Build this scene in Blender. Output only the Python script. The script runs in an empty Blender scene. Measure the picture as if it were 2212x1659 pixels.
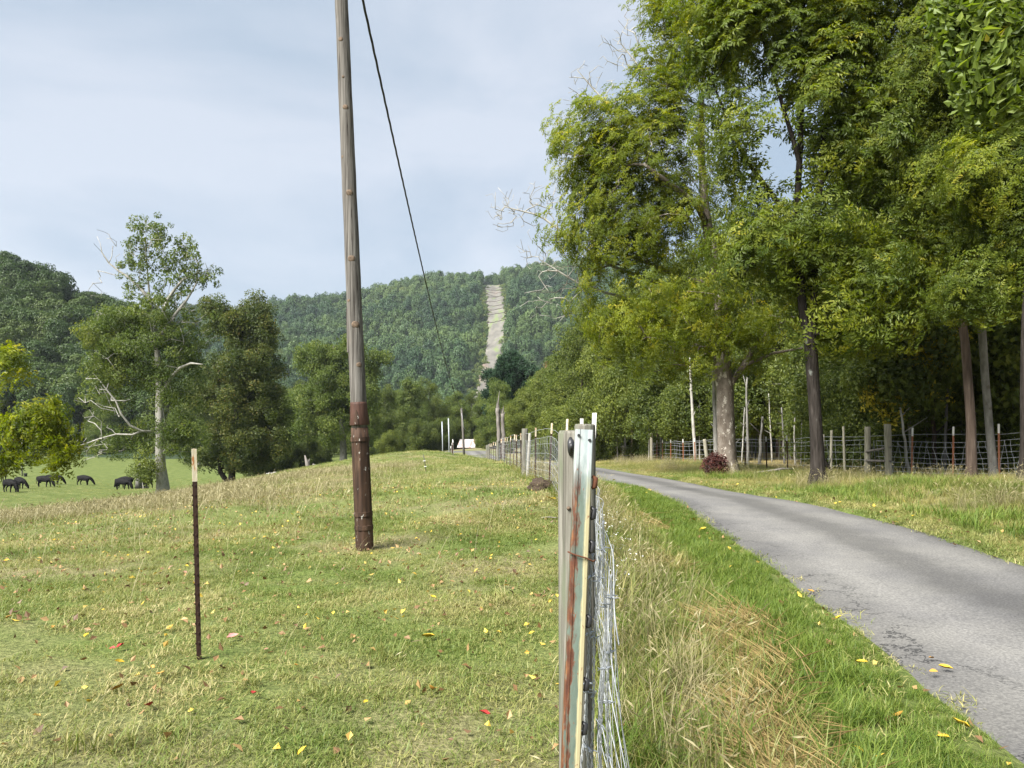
import bpy, math, random
import numpy as np
from mathutils import Vector, Matrix

# ------------------------------------------------------------------ scene, camera, light
scene = bpy.context.scene
col = scene.collection
R = math.radians
rng = np.random.default_rng(7)
random.seed(7)

S, CX, HY, EYE = 1661.0, 1106.0, 895.0, 1.65      # focal length in 2212-px units, centre column, eye-level row, eye height

cam_d = bpy.data.cameras.new('camera')
cam_d.sensor_width = 36.0
cam_d.lens = 36.0 * S / 2212.0
cam_d.shift_y = (HY - 829.5) / 2212.0
cam_d.clip_start = 0.05
cam_d.clip_end = 6000
cam = bpy.data.objects.new('camera', cam_d)
col.objects.link(cam)
cam.location = (0, 0, EYE)
cam.rotation_euler = (R(90), 0, 0)
scene.camera = cam

SUN_EL, SUN_AZ = 46.0, -134.0                      # azimuth from +Y (view direction) clockwise: behind and left
sv = Vector((math.sin(R(SUN_AZ)) * math.cos(R(SUN_EL)), math.cos(R(SUN_AZ)) * math.cos(R(SUN_EL)), math.sin(R(SUN_EL))))
sun_d = bpy.data.lights.new('sun', 'SUN')
sun_d.energy = 4.9
sun_d.angle = R(34)                                # sun veiled by thin cloud
sun_d.color = (1.0, 0.97, 0.92)
sun = bpy.data.objects.new('sun', sun_d)
col.objects.link(sun)
sun.rotation_euler = sv.to_track_quat('Z', 'Y').to_euler()

world = bpy.data.worlds.new('World')
scene.world = world
world.use_nodes = True
wn, wl = world.node_tree.nodes, world.node_tree.links
wn.clear()
w_out = wn.new('ShaderNodeOutputWorld')
w_bg = wn.new('ShaderNodeBackground'); w_bg.inputs['Strength'].default_value = 0.1
sky = wn.new('ShaderNodeTexSky'); sky.sky_type = 'NISHITA'; sky.sun_disc = False
sky.sun_elevation = R(SUN_EL); sky.sun_rotation = R(SUN_AZ); sky.air_density = 1.0; sky.dust_density = 1.5
w_co = wn.new('ShaderNodeTexCoord')
w_map = wn.new('ShaderNodeMapping'); w_map.inputs['Scale'].default_value = (1.0, 1.0, 2.4); w_map.inputs['Location'].default_value = (0.35, 0.2, 0.1)
w_n1 = wn.new('ShaderNodeTexNoise'); w_n1.inputs['Scale'].default_value = 1.9; w_n1.inputs['Detail'].default_value = 7; w_n1.inputs['Roughness'].default_value = 0.5
w_n1.inputs['Distortion'].default_value = 0.35
w_r1 = wn.new('ShaderNodeValToRGB')                # cloud tone: blue-grey to white
e = w_r1.color_ramp.elements
e[0].position = 0.38; e[0].color = (1.34, 1.68, 2.06, 1)
e[1].position = 0.60; e[1].color = (2.14, 2.32, 2.60, 1)
w_m = wn.new('ShaderNodeMixRGB'); w_m.inputs['Fac'].default_value = 0.93   # almost closed cover
wl.new(w_co.outputs['Generated'], w_map.inputs['Vector'])
wl.new(w_map.outputs['Vector'], w_n1.inputs['Vector'])
wl.new(w_n1.outputs['Fac'], w_r1.inputs['Fac'])
wl.new(sky.outputs['Color'], w_m.inputs['Color1'])
wl.new(w_r1.outputs['Color'], w_m.inputs['Color2'])
wl.new(w_m.outputs['Color'], w_bg.inputs['Color'])
wl.new(w_bg.outputs['Background'], w_out.inputs['Surface'])

scene.view_settings.view_transform = 'Standard'
scene.view_settings.look = 'None'
scene.view_settings.exposure = 1.7
scene.view_settings.gamma = 1.0
scene.view_settings.use_curve_mapping = False
scene.render.engine = 'CYCLES'
scene.cycles.use_denoising = True
scene.cycles.max_bounces = 4
scene.cycles.diffuse_bounces = 3
scene.cycles.transmission_bounces = 2
scene.cycles.glossy_bounces = 1
scene.cycles.volume_bounces = 0
scene.cycles.use_adaptive_sampling = False

# ------------------------------------------------------------------ helpers
def tag(o, label=None, cat=None, group=None, kind=None):
    if label: o['label'] = label
    if cat: o['category'] = cat
    if group: o['group'] = group
    if kind: o['kind'] = kind
    return o

def mesh_from(name, V, F, mats, smooth=True, face_mat=None):
    me = bpy.data.meshes.new(name)
    me.from_pydata([tuple(v) for v in V] if not isinstance(V, np.ndarray) else V.tolist(), [], F if isinstance(F, list) else F.tolist())
    for m in (mats if isinstance(mats, (list, tuple)) else [mats]):
        me.materials.append(m)
    if smooth:
        me.polygons.foreach_set('use_smooth', [True] * len(me.polygons))
    if face_mat is not None:
        me.polygons.foreach_set('material_index', face_mat)
    me.update()
    return me

def add(name, me, parent=None, loc=(0, 0, 0), rot=(0, 0, 0)):
    o = bpy.data.objects.new(name, me)
    col.objects.link(o)
    o.parent = parent
    o.location = loc
    o.rotation_euler = rot
    return o

def empty(name, loc, rz=0.0):
    o = bpy.data.objects.new(name, None)
    col.objects.link(o)
    o.location = loc
    o.rotation_euler = (0, 0, rz)
    o.empty_display_size = 0.2
    return o

def copy_tree(o, parent=None):
    c = o.copy()
    col.objects.link(c)
    c.parent = parent
    for ch in list(o.children):
        copy_tree(ch, c)
    return c

class MB:
    """collects verts and faces of one mesh"""
    def __init__(self):
        self.V, self.F, self.M = [], [], []
        self.mi = 0
    def raw(self, V, F):
        b = len(self.V)
        self.V += [tuple(v) for v in V]
        self.F += [tuple(i + b for i in f) for f in F]
        self.M += [self.mi] * len(F)
    def tube(self, pts, rad, n=6, cap=True, twist=0.0, shape=None):
        pts = np.asarray(pts, float)
        m = len(pts)
        rad = np.full(m, rad) if np.isscalar(rad) else np.asarray(rad, float)
        T = np.gradient(pts, axis=0)
        T /= np.linalg.norm(T, axis=1)[:, None] + 1e-12
        a = np.array([1.0, 0, 0]) if abs(T[0][0]) < 0.8 else np.array([0, 1.0, 0])
        u = a - T[0] * a.dot(T[0]); u /= np.linalg.norm(u)
        ang = np.arange(n) * 2 * math.pi / n
        V = []
        for i in range(m):
            u = u - T[i] * u.dot(T[i]); u /= np.linalg.norm(u) + 1e-12
            w = np.cross(T[i], u)
            aa = ang + twist * i
            rr = rad[i] * (shape if shape is not None else 1.0)
            V.append(pts[i] + (np.cos(aa) * rr)[:, None] * u if False else pts[i] + np.outer(np.cos(aa) * rr, u) + np.outer(np.sin(aa) * rr, w))
        V = np.concatenate(V)
        F = []
        for i in range(m - 1):
            for k in range(n):
                k2 = (k + 1) % n
                F.append((i * n + k, i * n + k2, (i + 1) * n + k2, (i + 1) * n + k))
        if cap:
            F.append(tuple(range(n - 1, -1, -1)))
            F.append(tuple((m - 1) * n + k for k in range(n)))
        self.raw(V, F)
    def box(self, c, s, rz=0.0):
        x, y, z = s[0] / 2, s[1] / 2, s[2] / 2
        V = [(-x, -y, -z), (x, -y, -z), (x, y, -z), (-x, y, -z), (-x, -y, z), (x, -y, z), (x, y, z), (-x, y, z)]
        cr, sr = math.cos(rz), math.sin(rz)
        V = [(c[0] + a * cr - b * sr, c[1] + a * sr + b * cr, c[2] + d) for a, b, d in V]
        self.raw(V, [(0, 3, 2, 1), (4, 5, 6, 7), (0, 1, 5, 4), (1, 2, 6, 5), (2, 3, 7, 6), (3, 0, 4, 7)])
    def build(self, name, mats, parent=None, smooth=False, loc=(0, 0, 0), rot=(0, 0, 0)):
        me = mesh_from(name, self.V, self.F, mats, smooth, self.M)
        return add(name, me, parent, loc, rot)

# ------------------------------------------------------------------ materials
MATS = {}
def nodes_of(name):
    m = bpy.data.materials.new(name)
    m.use_nodes = True
    nt = m.node_tree
    nt.nodes.clear()
    return m, nt.nodes, nt.links

def ramp(n, stops):
    r = n.new('ShaderNodeValToRGB')
    el = r.color_ramp.elements
    while len(el) < len(stops): el.new(0.5)
    for s_, (p, c) in zip(el, stops):
        s_.position = p
        s_.color = (*c, 1)
    return r

def leaf_mat(name, stops, trans=0.3, rough=0.5, spec=0.25, w_rand=0.5, coarse=0.0):
    """leaf or blade: colour from the per-leaf tint and the per-spray random"""
    m, n, l = nodes_of(name)
    out = n.new('ShaderNodeOutputMaterial')
    at = n.new('ShaderNodeAttribute'); at.attribute_name = 'tint'
    oi = n.new('ShaderNodeObjectInfo')
    mx = n.new('ShaderNodeMix'); mx.data_type = 'FLOAT'; mx.inputs[0].default_value = w_rand
    l.new(at.outputs['Fac'], mx.inputs[2]); l.new(oi.outputs['Random'], mx.inputs[3])
    fac = mx.outputs[0]
    if coarse:
        g = n.new('ShaderNodeNewGeometry')
        nz = n.new('ShaderNodeTexNoise'); nz.inputs['Scale'].default_value = coarse; nz.inputs['Detail'].default_value = 2
        l.new(g.outputs['Position'], nz.inputs['Vector'])
        mr = n.new('ShaderNodeMapRange'); mr.inputs['From Min'].default_value = 0.3; mr.inputs['From Max'].default_value = 0.7
        l.new(nz.outputs['Fac'], mr.inputs['Value'])
        m2 = n.new('ShaderNodeMix'); m2.data_type = 'FLOAT'; m2.inputs[0].default_value = 0.5
        l.new(fac, m2.inputs[2]); l.new(mr.outputs['Result'], m2.inputs[3])
        fac = m2.outputs[0]
    rp = ramp(n, stops)
    l.new(fac, rp.inputs['Fac'])
    bs = n.new('ShaderNodeBsdfPrincipled')
    bs.inputs['Roughness'].default_value = rough
    bs.inputs['Specular IOR Level'].default_value = spec
    l.new(rp.outputs['Color'], bs.inputs['Base Color'])
    if trans > 0:
        tr = n.new('ShaderNodeBsdfTranslucent')
        hs = n.new('ShaderNodeHueSaturation'); hs.inputs['Saturation'].default_value = 1.15; hs.inputs['Value'].default_value = 1.3
        l.new(rp.outputs['Color'], hs.inputs['Color'])
        l.new(hs.outputs['Color'], tr.inputs['Color'])
        ms = n.new('ShaderNodeMixShader'); ms.inputs['Fac'].default_value = trans
        l.new(bs.outputs['BSDF'], ms.inputs[1]); l.new(tr.outputs['BSDF'], ms.inputs[2])
        l.new(ms.outputs['Shader'], out.inputs['Surface'])
    else:
        l.new(bs.outputs['BSDF'], out.inputs['Surface'])
    MATS[name] = m
    return m

def surf_mat(name, stops, scale=(6, 6, 6), detail=6, rough=0.8, bump=0.3, bump_dist=0.01, metallic=0.0, spec=0.3, layers=(), coord='Object', dist=0.0):
    """noise-ramped surface; layers = (scale vec, threshold lo, hi, colour, detail) blotches laid over it"""
    m, n, l = nodes_of(name)
    out = n.new('ShaderNodeOutputMaterial')
    tc = n.new('ShaderNodeTexCoord')
    def nz(sc, de, di=0.0):
        mp = n.new('ShaderNodeMapping'); mp.inputs['Scale'].default_value = sc
        l.new(tc.outputs[coord], mp.inputs['Vector'])
        t = n.new('ShaderNodeTexNoise'); t.inputs['Scale'].default_value = 1.0; t.inputs['Detail'].default_value = de; t.inputs['Roughness'].default_value = 0.6
        t.inputs['Distortion'].default_value = di
        l.new(mp.outputs['Vector'], t.inputs['Vector'])
        return t
    t1 = nz(scale, detail, dist)
    rp = ramp(n, stops)
    l.new(t1.outputs['Fac'], rp.inputs['Fac'])
    c = rp.outputs['Color']
    for i, (sc, lo, hi, colr, de) in enumerate(layers):
        t = nz(sc, de)
        mr = n.new('ShaderNodeMapRange'); mr.inputs['From Min'].default_value = lo; mr.inputs['From Max'].default_value = hi
        l.new(t.outputs['Fac'], mr.inputs['Value'])
        mx = n.new('ShaderNodeMixRGB')
        mx.inputs['Color2'].default_value = (*colr, 1)
        l.new(mr.outputs['Result'], mx.inputs['Fac'])
        l.new(c, mx.inputs['Color1'])
        c = mx.outputs['Color']
    bs = n.new('ShaderNodeBsdfPrincipled')
    bs.inputs['Roughness'].default_value = rough
    bs.inputs['Metallic'].default_value = metallic
    bs.inputs['Specular IOR Level'].default_value = spec
    l.new(c, bs.inputs['Base Color'])
    if bump:
        b = n.new('ShaderNodeBump'); b.inputs['Strength'].default_value = bump; b.inputs['Distance'].default_value = bump_dist
        l.new(t1.outputs['Fac'], b.inputs['Height'])
        l.new(b.outputs['Normal'], bs.inputs['Normal'])
    l.new(bs.outputs['BSDF'], out.inputs['Surface'])
    MATS[name] = m
    return m

# foliage
leaf_mat('walnut_leaf', [(0.05, (0.054, 0.084, 0.012)), (0.45, (0.138, 0.173, 0.019)), (0.75, (0.233, 0.257, 0.028)), (0.95, (0.407, 0.345, 0.042)), (1.0, (0.539, 0.376, 0.042))], trans=0.5)
leaf_mat('walnut_leaf_dark', [(0.05, (0.039, 0.065, 0.011)), (0.5, (0.105, 0.140, 0.020)), (0.85, (0.204, 0.229, 0.029)), (1.0, (0.343, 0.301, 0.037))], trans=0.48)
leaf_mat('big_leaf', [(0.1, (0.07, 0.11, 0.018)), (0.55, (0.135, 0.185, 0.03)), (0.93, (0.21, 0.26, 0.05)), (1.0, (0.42, 0.3, 0.02))], trans=0.45, spec=0.4)
leaf_mat('wood_leaf', [(0.1, (0.034, 0.051, 0.012)), (0.5, (0.074, 0.101, 0.021)), (1.0, (0.159, 0.185, 0.037))], trans=0.42)
leaf_mat('wood_leaf_light', [(0.1, (0.06, 0.082, 0.018)), (0.5, (0.115, 0.145, 0.028)), (1.0, (0.2, 0.22, 0.045))], trans=0.42)
leaf_mat('olive_leaf', [(0.05, (0.043, 0.068, 0.017)), (0.5, (0.100, 0.138, 0.030)), (0.85, (0.157, 0.190, 0.042)), (1.0, (0.209, 0.200, 0.055))], trans=0.4)
leaf_mat('brown_olive_leaf', [(0.05, (0.028, 0.048, 0.015)), (0.5, (0.075, 0.098, 0.024)), (0.85, (0.135, 0.145, 0.034)), (1.0, (0.2, 0.14, 0.042))], trans=0.4)
leaf_mat('yellow_leaf', [(0.05, (0.2, 0.19, 0.025)), (0.5, (0.4, 0.34, 0.04)), (1.0, (0.62, 0.52, 0.08))], trans=0.35)
leaf_mat('rusty_leaf', [(0.1, (0.09, 0.070, 0.03)), (0.5, (0.15, 0.10, 0.045)), (1.0, (0.26, 0.15, 0.07))], trans=0.25)
leaf_mat('burgundy_leaf', [(0.1, (0.030, 0.012, 0.010)), (0.6, (0.075, 0.024, 0.020)), (1.0, (0.13, 0.045, 0.03))], trans=0.2)
leaf_mat('pine_leaf', [(0.1, (0.012, 0.031, 0.016)), (0.6, (0.025, 0.056, 0.025)), (1.0, (0.050, 0.093, 0.037))], trans=0.1)
leaf_mat('far_leaf', [(0.05, (0.012, 0.033, 0.017)), (0.4, (0.039, 0.077, 0.029)), (0.8, (0.092, 0.138, 0.039)), (1.0, (0.167, 0.189, 0.055))], trans=0.2, w_rand=0.7, coarse=0.01)
leaf_mat('hill_leaf', [(0.05, (0.019, 0.038, 0.013)), (0.5, (0.049, 0.081, 0.021)), (1.0, (0.114, 0.142, 0.034))], trans=0.3, w_rand=0.65, coarse=0.02)
leaf_mat('scrub_leaf', [(0.05, (0.045, 0.085, 0.024)), (0.5, (0.09, 0.13, 0.034)), (1.0, (0.17, 0.19, 0.055))], trans=0.2, w_rand=0.7)
# grasses
leaf_mat('grass_short', [(0.0, (0.049, 0.086, 0.016)), (0.38, (0.119, 0.160, 0.033)), (0.6, (0.217, 0.215, 0.068)), (1.0, (0.488, 0.400, 0.220))], trans=0.3, w_rand=0.25, coarse=0.55)
leaf_mat('grass_lush', [(0.0, (0.046, 0.087, 0.013)), (0.5, (0.100, 0.154, 0.022)), (1.0, (0.199, 0.228, 0.050))], trans=0.35, w_rand=0.3)
leaf_mat('grass_dry', [(0.0, (0.101, 0.101, 0.037)), (0.4, (0.176, 0.157, 0.070)), (0.75, (0.273, 0.238, 0.128)), (1.0, (0.378, 0.339, 0.202))], trans=0.25, w_rand=0.35)
leaf_mat('grass_verge', [(0.0, (0.07, 0.1, 0.022)), (0.4, (0.15, 0.165, 0.042)), (0.7, (0.28, 0.245, 0.09)), (1.0, (0.48, 0.4, 0.19))], trans=0.28, w_rand=0.45, coarse=0.5)
leaf_mat('straw', [(0.0, (0.187, 0.136, 0.055)), (0.5, (0.289, 0.217, 0.089)), (1.0, (0.399, 0.315, 0.153))], trans=0.15, w_rand=0.4)
leaf_mat('litter', [(0.0, (0.05, 0.03, 0.018)), (0.45, (0.16, 0.09, 0.04)), (0.7, (0.34, 0.22, 0.10)), (0.85, (0.60, 0.42, 0.06)), (1.0, (0.70, 0.55, 0.10))], trans=0.15, w_rand=0.7)
leaf_mat('aster', [(0.0, (0.560, 0.560, 0.528)), (1.0, (0.656, 0.656, 0.640))], trans=0.2)
for nm, c in (('leaf_yellow', (0.50, 0.34, 0.03)), ('leaf_orange', (0.42, 0.22, 0.04)), ('leaf_red', (0.42, 0.04, 0.035)), ('leaf_pink', (0.66, 0.22, 0.20)), ('leaf_brown', (0.22, 0.12, 0.07))):
    surf_mat(nm, [(0.3, tuple(x * 0.75 for x in c)), (0.7, c)], scale=(40, 40, 40), rough=0.55, bump=0.2)
# bark, wood, metal
surf_mat('bark_dark', [(0.3, (0.011, 0.009, 0.007)), (0.55, (0.031, 0.026, 0.022)), (0.75, (0.060, 0.052, 0.045))], scale=(16, 16, 2.2), detail=8, rough=0.95, spec=0.12, bump=0.9, bump_dist=0.04, layers=[((3, 3, 2), 0.62, 0.72, (0.16, 0.17, 0.15), 5)])
surf_mat('bark_brown', [(0.3, (0.028, 0.020, 0.015)), (0.55, (0.063, 0.047, 0.036)), (0.75, (0.105, 0.083, 0.066))], scale=(14, 14, 1.6), detail=8, rough=0.95, spec=0.12, bump=0.8, bump_dist=0.03)
surf_mat('bark_mottled', [(0.3, (0.070, 0.057, 0.043)), (0.5, (0.140, 0.116, 0.093)), (0.7, (0.201, 0.177, 0.147))], scale=(5, 5, 2.5), detail=8, rough=0.9, spec=0.12, bump=0.7, bump_dist=0.03, layers=[((7, 7, 4), 0.56, 0.62, (0.40, 0.365, 0.31), 6), ((12, 12, 6), 0.6, 0.66, (0.10, 0.08, 0.06), 5)])
surf_mat('bark_grey', [(0.3, (0.075, 0.072, 0.064)), (0.6, (0.151, 0.145, 0.131)), (0.8, (0.209, 0.203, 0.186))], scale=(9, 9, 3), detail=7, rough=0.9, spec=0.12, bump=0.5, bump_dist=0.02, layers=[((5, 5, 3), 0.6, 0.68, (0.085, 0.075, 0.06), 5)])
surf_mat('bark_pale', [(0.3, (0.168, 0.161, 0.140)), (0.6, (0.308, 0.294, 0.259)), (0.8, (0.406, 0.392, 0.357))], scale=(6, 6, 2.5), detail=7, rough=0.85, bump=0.4, bump_dist=0.02, layers=[((4, 4, 1.5), 0.58, 0.68, (0.16, 0.135, 0.105), 5)])
surf_mat('dead_wood', [(0.3, (0.091, 0.081, 0.070)), (0.6, (0.182, 0.164, 0.147)), (0.8, (0.266, 0.245, 0.217))], scale=(18, 18, 1.4), detail=8, rough=0.95, bump=0.7, bump_dist=0.03)
surf_mat('pole_wood', [(0.30, (0.036, 0.032, 0.028)), (0.48, (0.100, 0.092, 0.082)), (0.70, (0.185, 0.174, 0.158))], scale=(42, 42, 1.1), detail=10, rough=0.95, spec=0.1, bump=0.9, bump_dist=0.012, layers=[((2.5, 2.5, 0.8), 0.58, 0.74, (0.155, 0.118, 0.085), 4), ((75, 75, 0.8), 0.59, 0.64, (0.022, 0.018, 0.016), 4)])
surf_mat('knot_wood', [(0.3, (0.05, 0.036, 0.026)), (0.7, (0.17, 0.12, 0.08))], scale=(40, 40, 40), rough=0.9)
surf_mat('post_wood', [(0.28, (0.050, 0.046, 0.038)), (0.5, (0.120, 0.113, 0.094)), (0.72, (0.215, 0.205, 0.175))], scale=(70, 70, 2.2), detail=10, rough=0.95, spec=0.1, bump=0.9, bump_dist=0.008, layers=[((14, 14, 2), 0.52, 0.7, (0.105, 0.118, 0.078), 5), ((110, 110, 2.0), 0.60, 0.65, (0.03, 0.026, 0.022), 4)])
surf_mat('treated_wood', [(0.28, (0.128, 0.120, 0.088)), (0.5, (0.240, 0.224, 0.168)), (0.72, (0.352, 0.328, 0.256))], scale=(30, 30, 2.0), detail=9, rough=0.92, bump=0.6, bump_dist=0.006)
surf_mat('rust_sleeve', [(0.25, (0.012, 0.0075, 0.0055)), (0.5, (0.036, 0.020, 0.012)), (0.75, (0.072, 0.040, 0.023))], scale=(26, 26, 2.2), detail=9, rough=0.75, bump=0.6, bump_dist=0.005, spec=0.2, layers=[((9, 9, 1.6), 0.54, 0.7, (0.085, 0.052, 0.032), 6), ((22, 22, 9), 0.645, 0.67, (0.30, 0.285, 0.25), 5)])
surf_mat('rust_collar', [(0.25, (0.027, 0.014, 0.011)), (0.5, (0.056, 0.029, 0.021)), (0.8, (0.092, 0.051, 0.038))], scale=(22, 22, 3), detail=8, rough=0.6, bump=0.3, bump_dist=0.003, spec=0.15)
surf_mat('rust_post', [(0.3, (0.021, 0.010, 0.008)), (0.6, (0.043, 0.021, 0.013)), (0.8, (0.084, 0.038, 0.021))], scale=(60, 60, 20), detail=6, rough=0.75, bump=0.3, bump_dist=0.002)
surf_mat('rust_bright', [(0.3, (0.16, 0.060, 0.030)), (0.7, (0.30, 0.13, 0.065))], scale=(40, 40, 12), detail=6, rough=0.8)
surf_mat('white_tip', [(0.3, (0.583, 0.567, 0.518)), (0.7, (0.689, 0.680, 0.648))], scale=(50, 50, 20), rough=0.6)
surf_mat('worn_tip', [(0.3, (0.440, 0.368, 0.240)), (0.6, (0.560, 0.496, 0.368))], scale=(50, 50, 18), rough=0.65, layers=[((40, 40, 9), 0.54, 0.60, (0.34, 0.14, 0.045), 5)])
surf_mat('steel_green', [(0.3, (0.10, 0.15, 0.13)), (0.5, (0.17, 0.235, 0.205)), (0.75, (0.30, 0.37, 0.36))], scale=(30, 30, 4), detail=7, rough=0.5, bump=0.25, bump_dist=0.001, spec=0.5,
         layers=[((55, 30, 3.2), 0.50, 0.58, (0.38, 0.33, 0.17), 6), ((45, 45, 10), 0.56, 0.62, (0.19, 0.062, 0.026), 7), ((60, 60, 16), 0.64, 0.67, (0.055, 0.020, 0.014), 5)])
surf_mat('steel_blue', [(0.3, (0.26, 0.36, 0.42)), (0.5, (0.42, 0.52, 0.58)), (0.75, (0.62, 0.68, 0.71))], scale=(30, 30, 8), detail=7, rough=0.45, bump=0.2, bump_dist=0.001, spec=0.5,
         layers=[((60, 60, 22), 0.62, 0.66, (0.22, 0.09, 0.05), 6)])
surf_mat('steel_rust', [(0.3, (0.041, 0.014, 0.008)), (0.55, (0.088, 0.032, 0.014)), (0.8, (0.171, 0.077, 0.030))], scale=(50, 50, 14), detail=8, rough=0.85, bump=0.5, bump_dist=0.002)
surf_mat('galvanised', [(0.3, (0.245, 0.259, 0.266)), (0.7, (0.403, 0.418, 0.425))], scale=(60, 60, 60), rough=0.5, metallic=0.15, bump=0)
surf_mat('galvanised_bright', [(0.3, (0.257, 0.283, 0.304)), (0.7, (0.419, 0.446, 0.473))], scale=(60, 60, 60), rough=0.4, metallic=0.3, bump=0)
surf_mat('black_plastic', [(0.3, (0.010, 0.010, 0.011)), (0.7, (0.022, 0.022, 0.024))], scale=(30, 30, 30), rough=0.45, bump=0, spec=0.5)
surf_mat('cable', [(0.3, (0.010, 0.010, 0.012)), (0.7, (0.035, 0.035, 0.04))], scale=(30, 30, 30), rough=0.6, bump=0)
surf_mat('cow_hide', [(0.3, (0.0025, 0.0022, 0.0024)), (0.7, (0.007, 0.0062, 0.006))], scale=(8, 8, 8), rough=0.75, bump=0.2, spec=0.12)
surf_mat('clod', [(0.3, (0.022, 0.015, 0.010)), (0.6, (0.055, 0.038, 0.025)), (0.8, (0.12, 0.09, 0.06))], scale=(14, 30, 30), rough=0.95, bump=0.9, bump_dist=0.04, coord='Object')
surf_mat('shed_roof', [(0.3, (0.255, 0.212, 0.200)), (0.5, (0.357, 0.336, 0.327)), (0.75, (0.442, 0.429, 0.425))], scale=(1.6, 0.5, 0.5), detail=6, rough=0.6, bump=0, layers=[((2.6, 0.7, 0.7), 0.52, 0.62, (0.30, 0.16, 0.135), 5)])
surf_mat('shed_wall', [(0.3, (0.06, 0.05, 0.045)), (0.7, (0.13, 0.11, 0.095))], scale=(8, 8, 1), rough=0.9)
surf_mat('grey_rock', [(0.3, (0.16, 0.15, 0.135)), (0.7, (0.36, 0.34, 0.31))], scale=(3, 3, 3), rough=0.9, bump=0.6, bump_dist=0.03)
surf_mat('cut_ground', [(0.3, (0.072, 0.070, 0.061)), (0.5, (0.111, 0.104, 0.089)), (0.7, (0.149, 0.140, 0.119))], scale=(0.16, 0.09, 0.09), detail=8, rough=0.95, bump=0, layers=[((0.03, 0.012, 0.012), 0.56, 0.66, (0.165, 0.125, 0.10), 4), ((0.12, 0.05, 0.05), 0.54, 0.64, (0.11, 0.14, 0.055), 6)])
surf_mat('cut_bar', [(0.3, (0.035, 0.030, 0.026)), (0.7, (0.075, 0.062, 0.05))], scale=(1, 1, 1), rough=0.95, bump=0)
surf_mat('hill_floor', [(0.3, (0.012, 0.022, 0.009)), (0.7, (0.030, 0.050, 0.018))], scale=(0.1, 0.1, 0.1), rough=1.0, bump=0)

# ------------------------------------------------------------------ terrain
CP = np.array([
    (0, 0, 0), (-5, 0, .05), (-12, 2, -.1), (-2, 5, .02), (-1.9, 10.2, -.13), (.8, 16, .02), (.5, 21, -.1), (-.5, 40, -.9), (-2, 65, -2.25), (-3.5, 85, -3.4), (-5, 110, -3.6),
    (-6, 130, -4.2), (-9, 180, -5.2), (-6.1, 64, -1.45), (-18, 60, -2.9), (-8, 30, -.75), (-22, 40, -3.15), (-12, 25, -1.4), (-15, 30, -2.0), (-26, 50, -4.25), (-29, 60, -5.0), (-9, 14, -.5), (-16, 16, -1.1), (-30, 30, -3.1),
    (-42, 45, -4.7), (-32, 70, -5.75), (-20, 85, -5.2), (-12, 92, -3.9), (-52, 80, -6.4), (-47.6, 94, -7.6), (-56, 92, -7.2), (-106, 185, -8.4), (-113, 170, -8.1), (-84, 180, -9.0),
    (-40, 110, -7.8), (-29, 118, -6.9), (-30.5, 85, -5.9), (-25, 110, -6.4), (2.6, 4, -.1), (3, 8, -.1), (4.5, 10, -.08), (5.9, 9, -.06), (2.7, 20, -.2), (5.4, 20, -.25), (3.5, 28, -.5),
    (3, 40, -1.0), (1, 60, -2.2), (-1, 80, -3.3), (9.8, 59, -1.87), (9.8, 48, -1.3), (10, 33, -.75), (11, 24, -.35), (12.3, 21.5, -.26), (13, 20.5, -.2), (8, 18, -.22), (9.2, 14, .05),
    (20, 10, .4), (25, 25, .1), (25, 45, -.6), (40, 60, -1), (30, 90, -2.5), (60, 120, -3), (10, 100, -3.2), (20, 160, -4), (-200, 200, -8), (200, 200, -4), (0, 260, -6), (-100, 260, -8),
    (150, 0, 2), (-150, 0, -4), (0, -40, .4), (-60, -40, -.5), (60, -40, 1), (-90, 110, -8.0), (-70, 40, -5.5), (-75, 130, -8.4), (-120, 260, -8)], float)

def tps_fit(P):
    n = len(P)
    X = P[:, :2] / 50.0
    d = np.linalg.norm(X[:, None] - X[None], axis=2)
    K = np.where(d > 0, d * d * np.log(d + 1e-12), 0) + np.eye(n) * 2e-4
    A = np.zeros((n + 3, n + 3))
    Q = np.hstack([np.ones((n, 1)), X])
    A[:n, :n] = K; A[:n, n:] = Q; A[n:, :n] = Q.T
    return np.linalg.solve(A, np.concatenate([P[:, 2], np.zeros(3)]))
TW = tps_fit(CP)

def tps(x, y):
    x = np.asarray(x, float).ravel(); y = np.asarray(y, float).ravel()
    out = np.zeros(len(x))
    X = CP[:, :2] / 50.0
    for s in range(0, len(x), 20000):
        q = np.stack([x[s:s + 20000], y[s:s + 20000]], 1) / 50.0
        d = np.linalg.norm(q[:, None] - X[None], axis=2)
        U = np.where(d > 0, d * d * np.log(d + 1e-12), 0)
        out[s:s + 20000] = U @ TW[:len(X)] + TW[len(X)] + q @ TW[len(X) + 1:]
    return out

FENCE = np.array([(-3, -.1), (0, .1), (1.6, .155), (2.9, .25), (6.6, .64), (9, .80), (12.5, .86), (16, .77), (21, .49), (40, -.5), (65, -2.05), (80, -3.3)])
RR = np.array([(-30, 3.6), (-10, 5.2), (0, 5.7), (6, 5.95), (9, 6.0), (11.4, 6.05), (14, 5.9), (17.3, 5.65), (21.8, 5.3), (28, 4.8), (40, 3.9), (60, 2.1), (80, -.6), (95, -2.3), (110, -3.7), (125, -7.5), (140, -14)])
RL = np.array([(-30, .4), (-10, 2.0), (0, 2.4), (3.8, 2.5), (5.2, 2.64), (8, 2.88), (10.8, 2.95), (14.9, 2.98), (20, 2.7), (28, 2.05), (40, 1.1), (60, -.8), (80, -3.6), (95, -5.5), (110, -6.9), (125, -10.5), (140, -16)])
RF = np.array([(0, 19), (12, 15.8), (16, 14.4), (20.5, 13.0), (21.5, 12.45), (24, 11.1), (29, 10.3), (33, 10.0), (48, 9.8), (59, 9.8), (80, 9.0), (110, 7)])   # fence beyond the road
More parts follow.
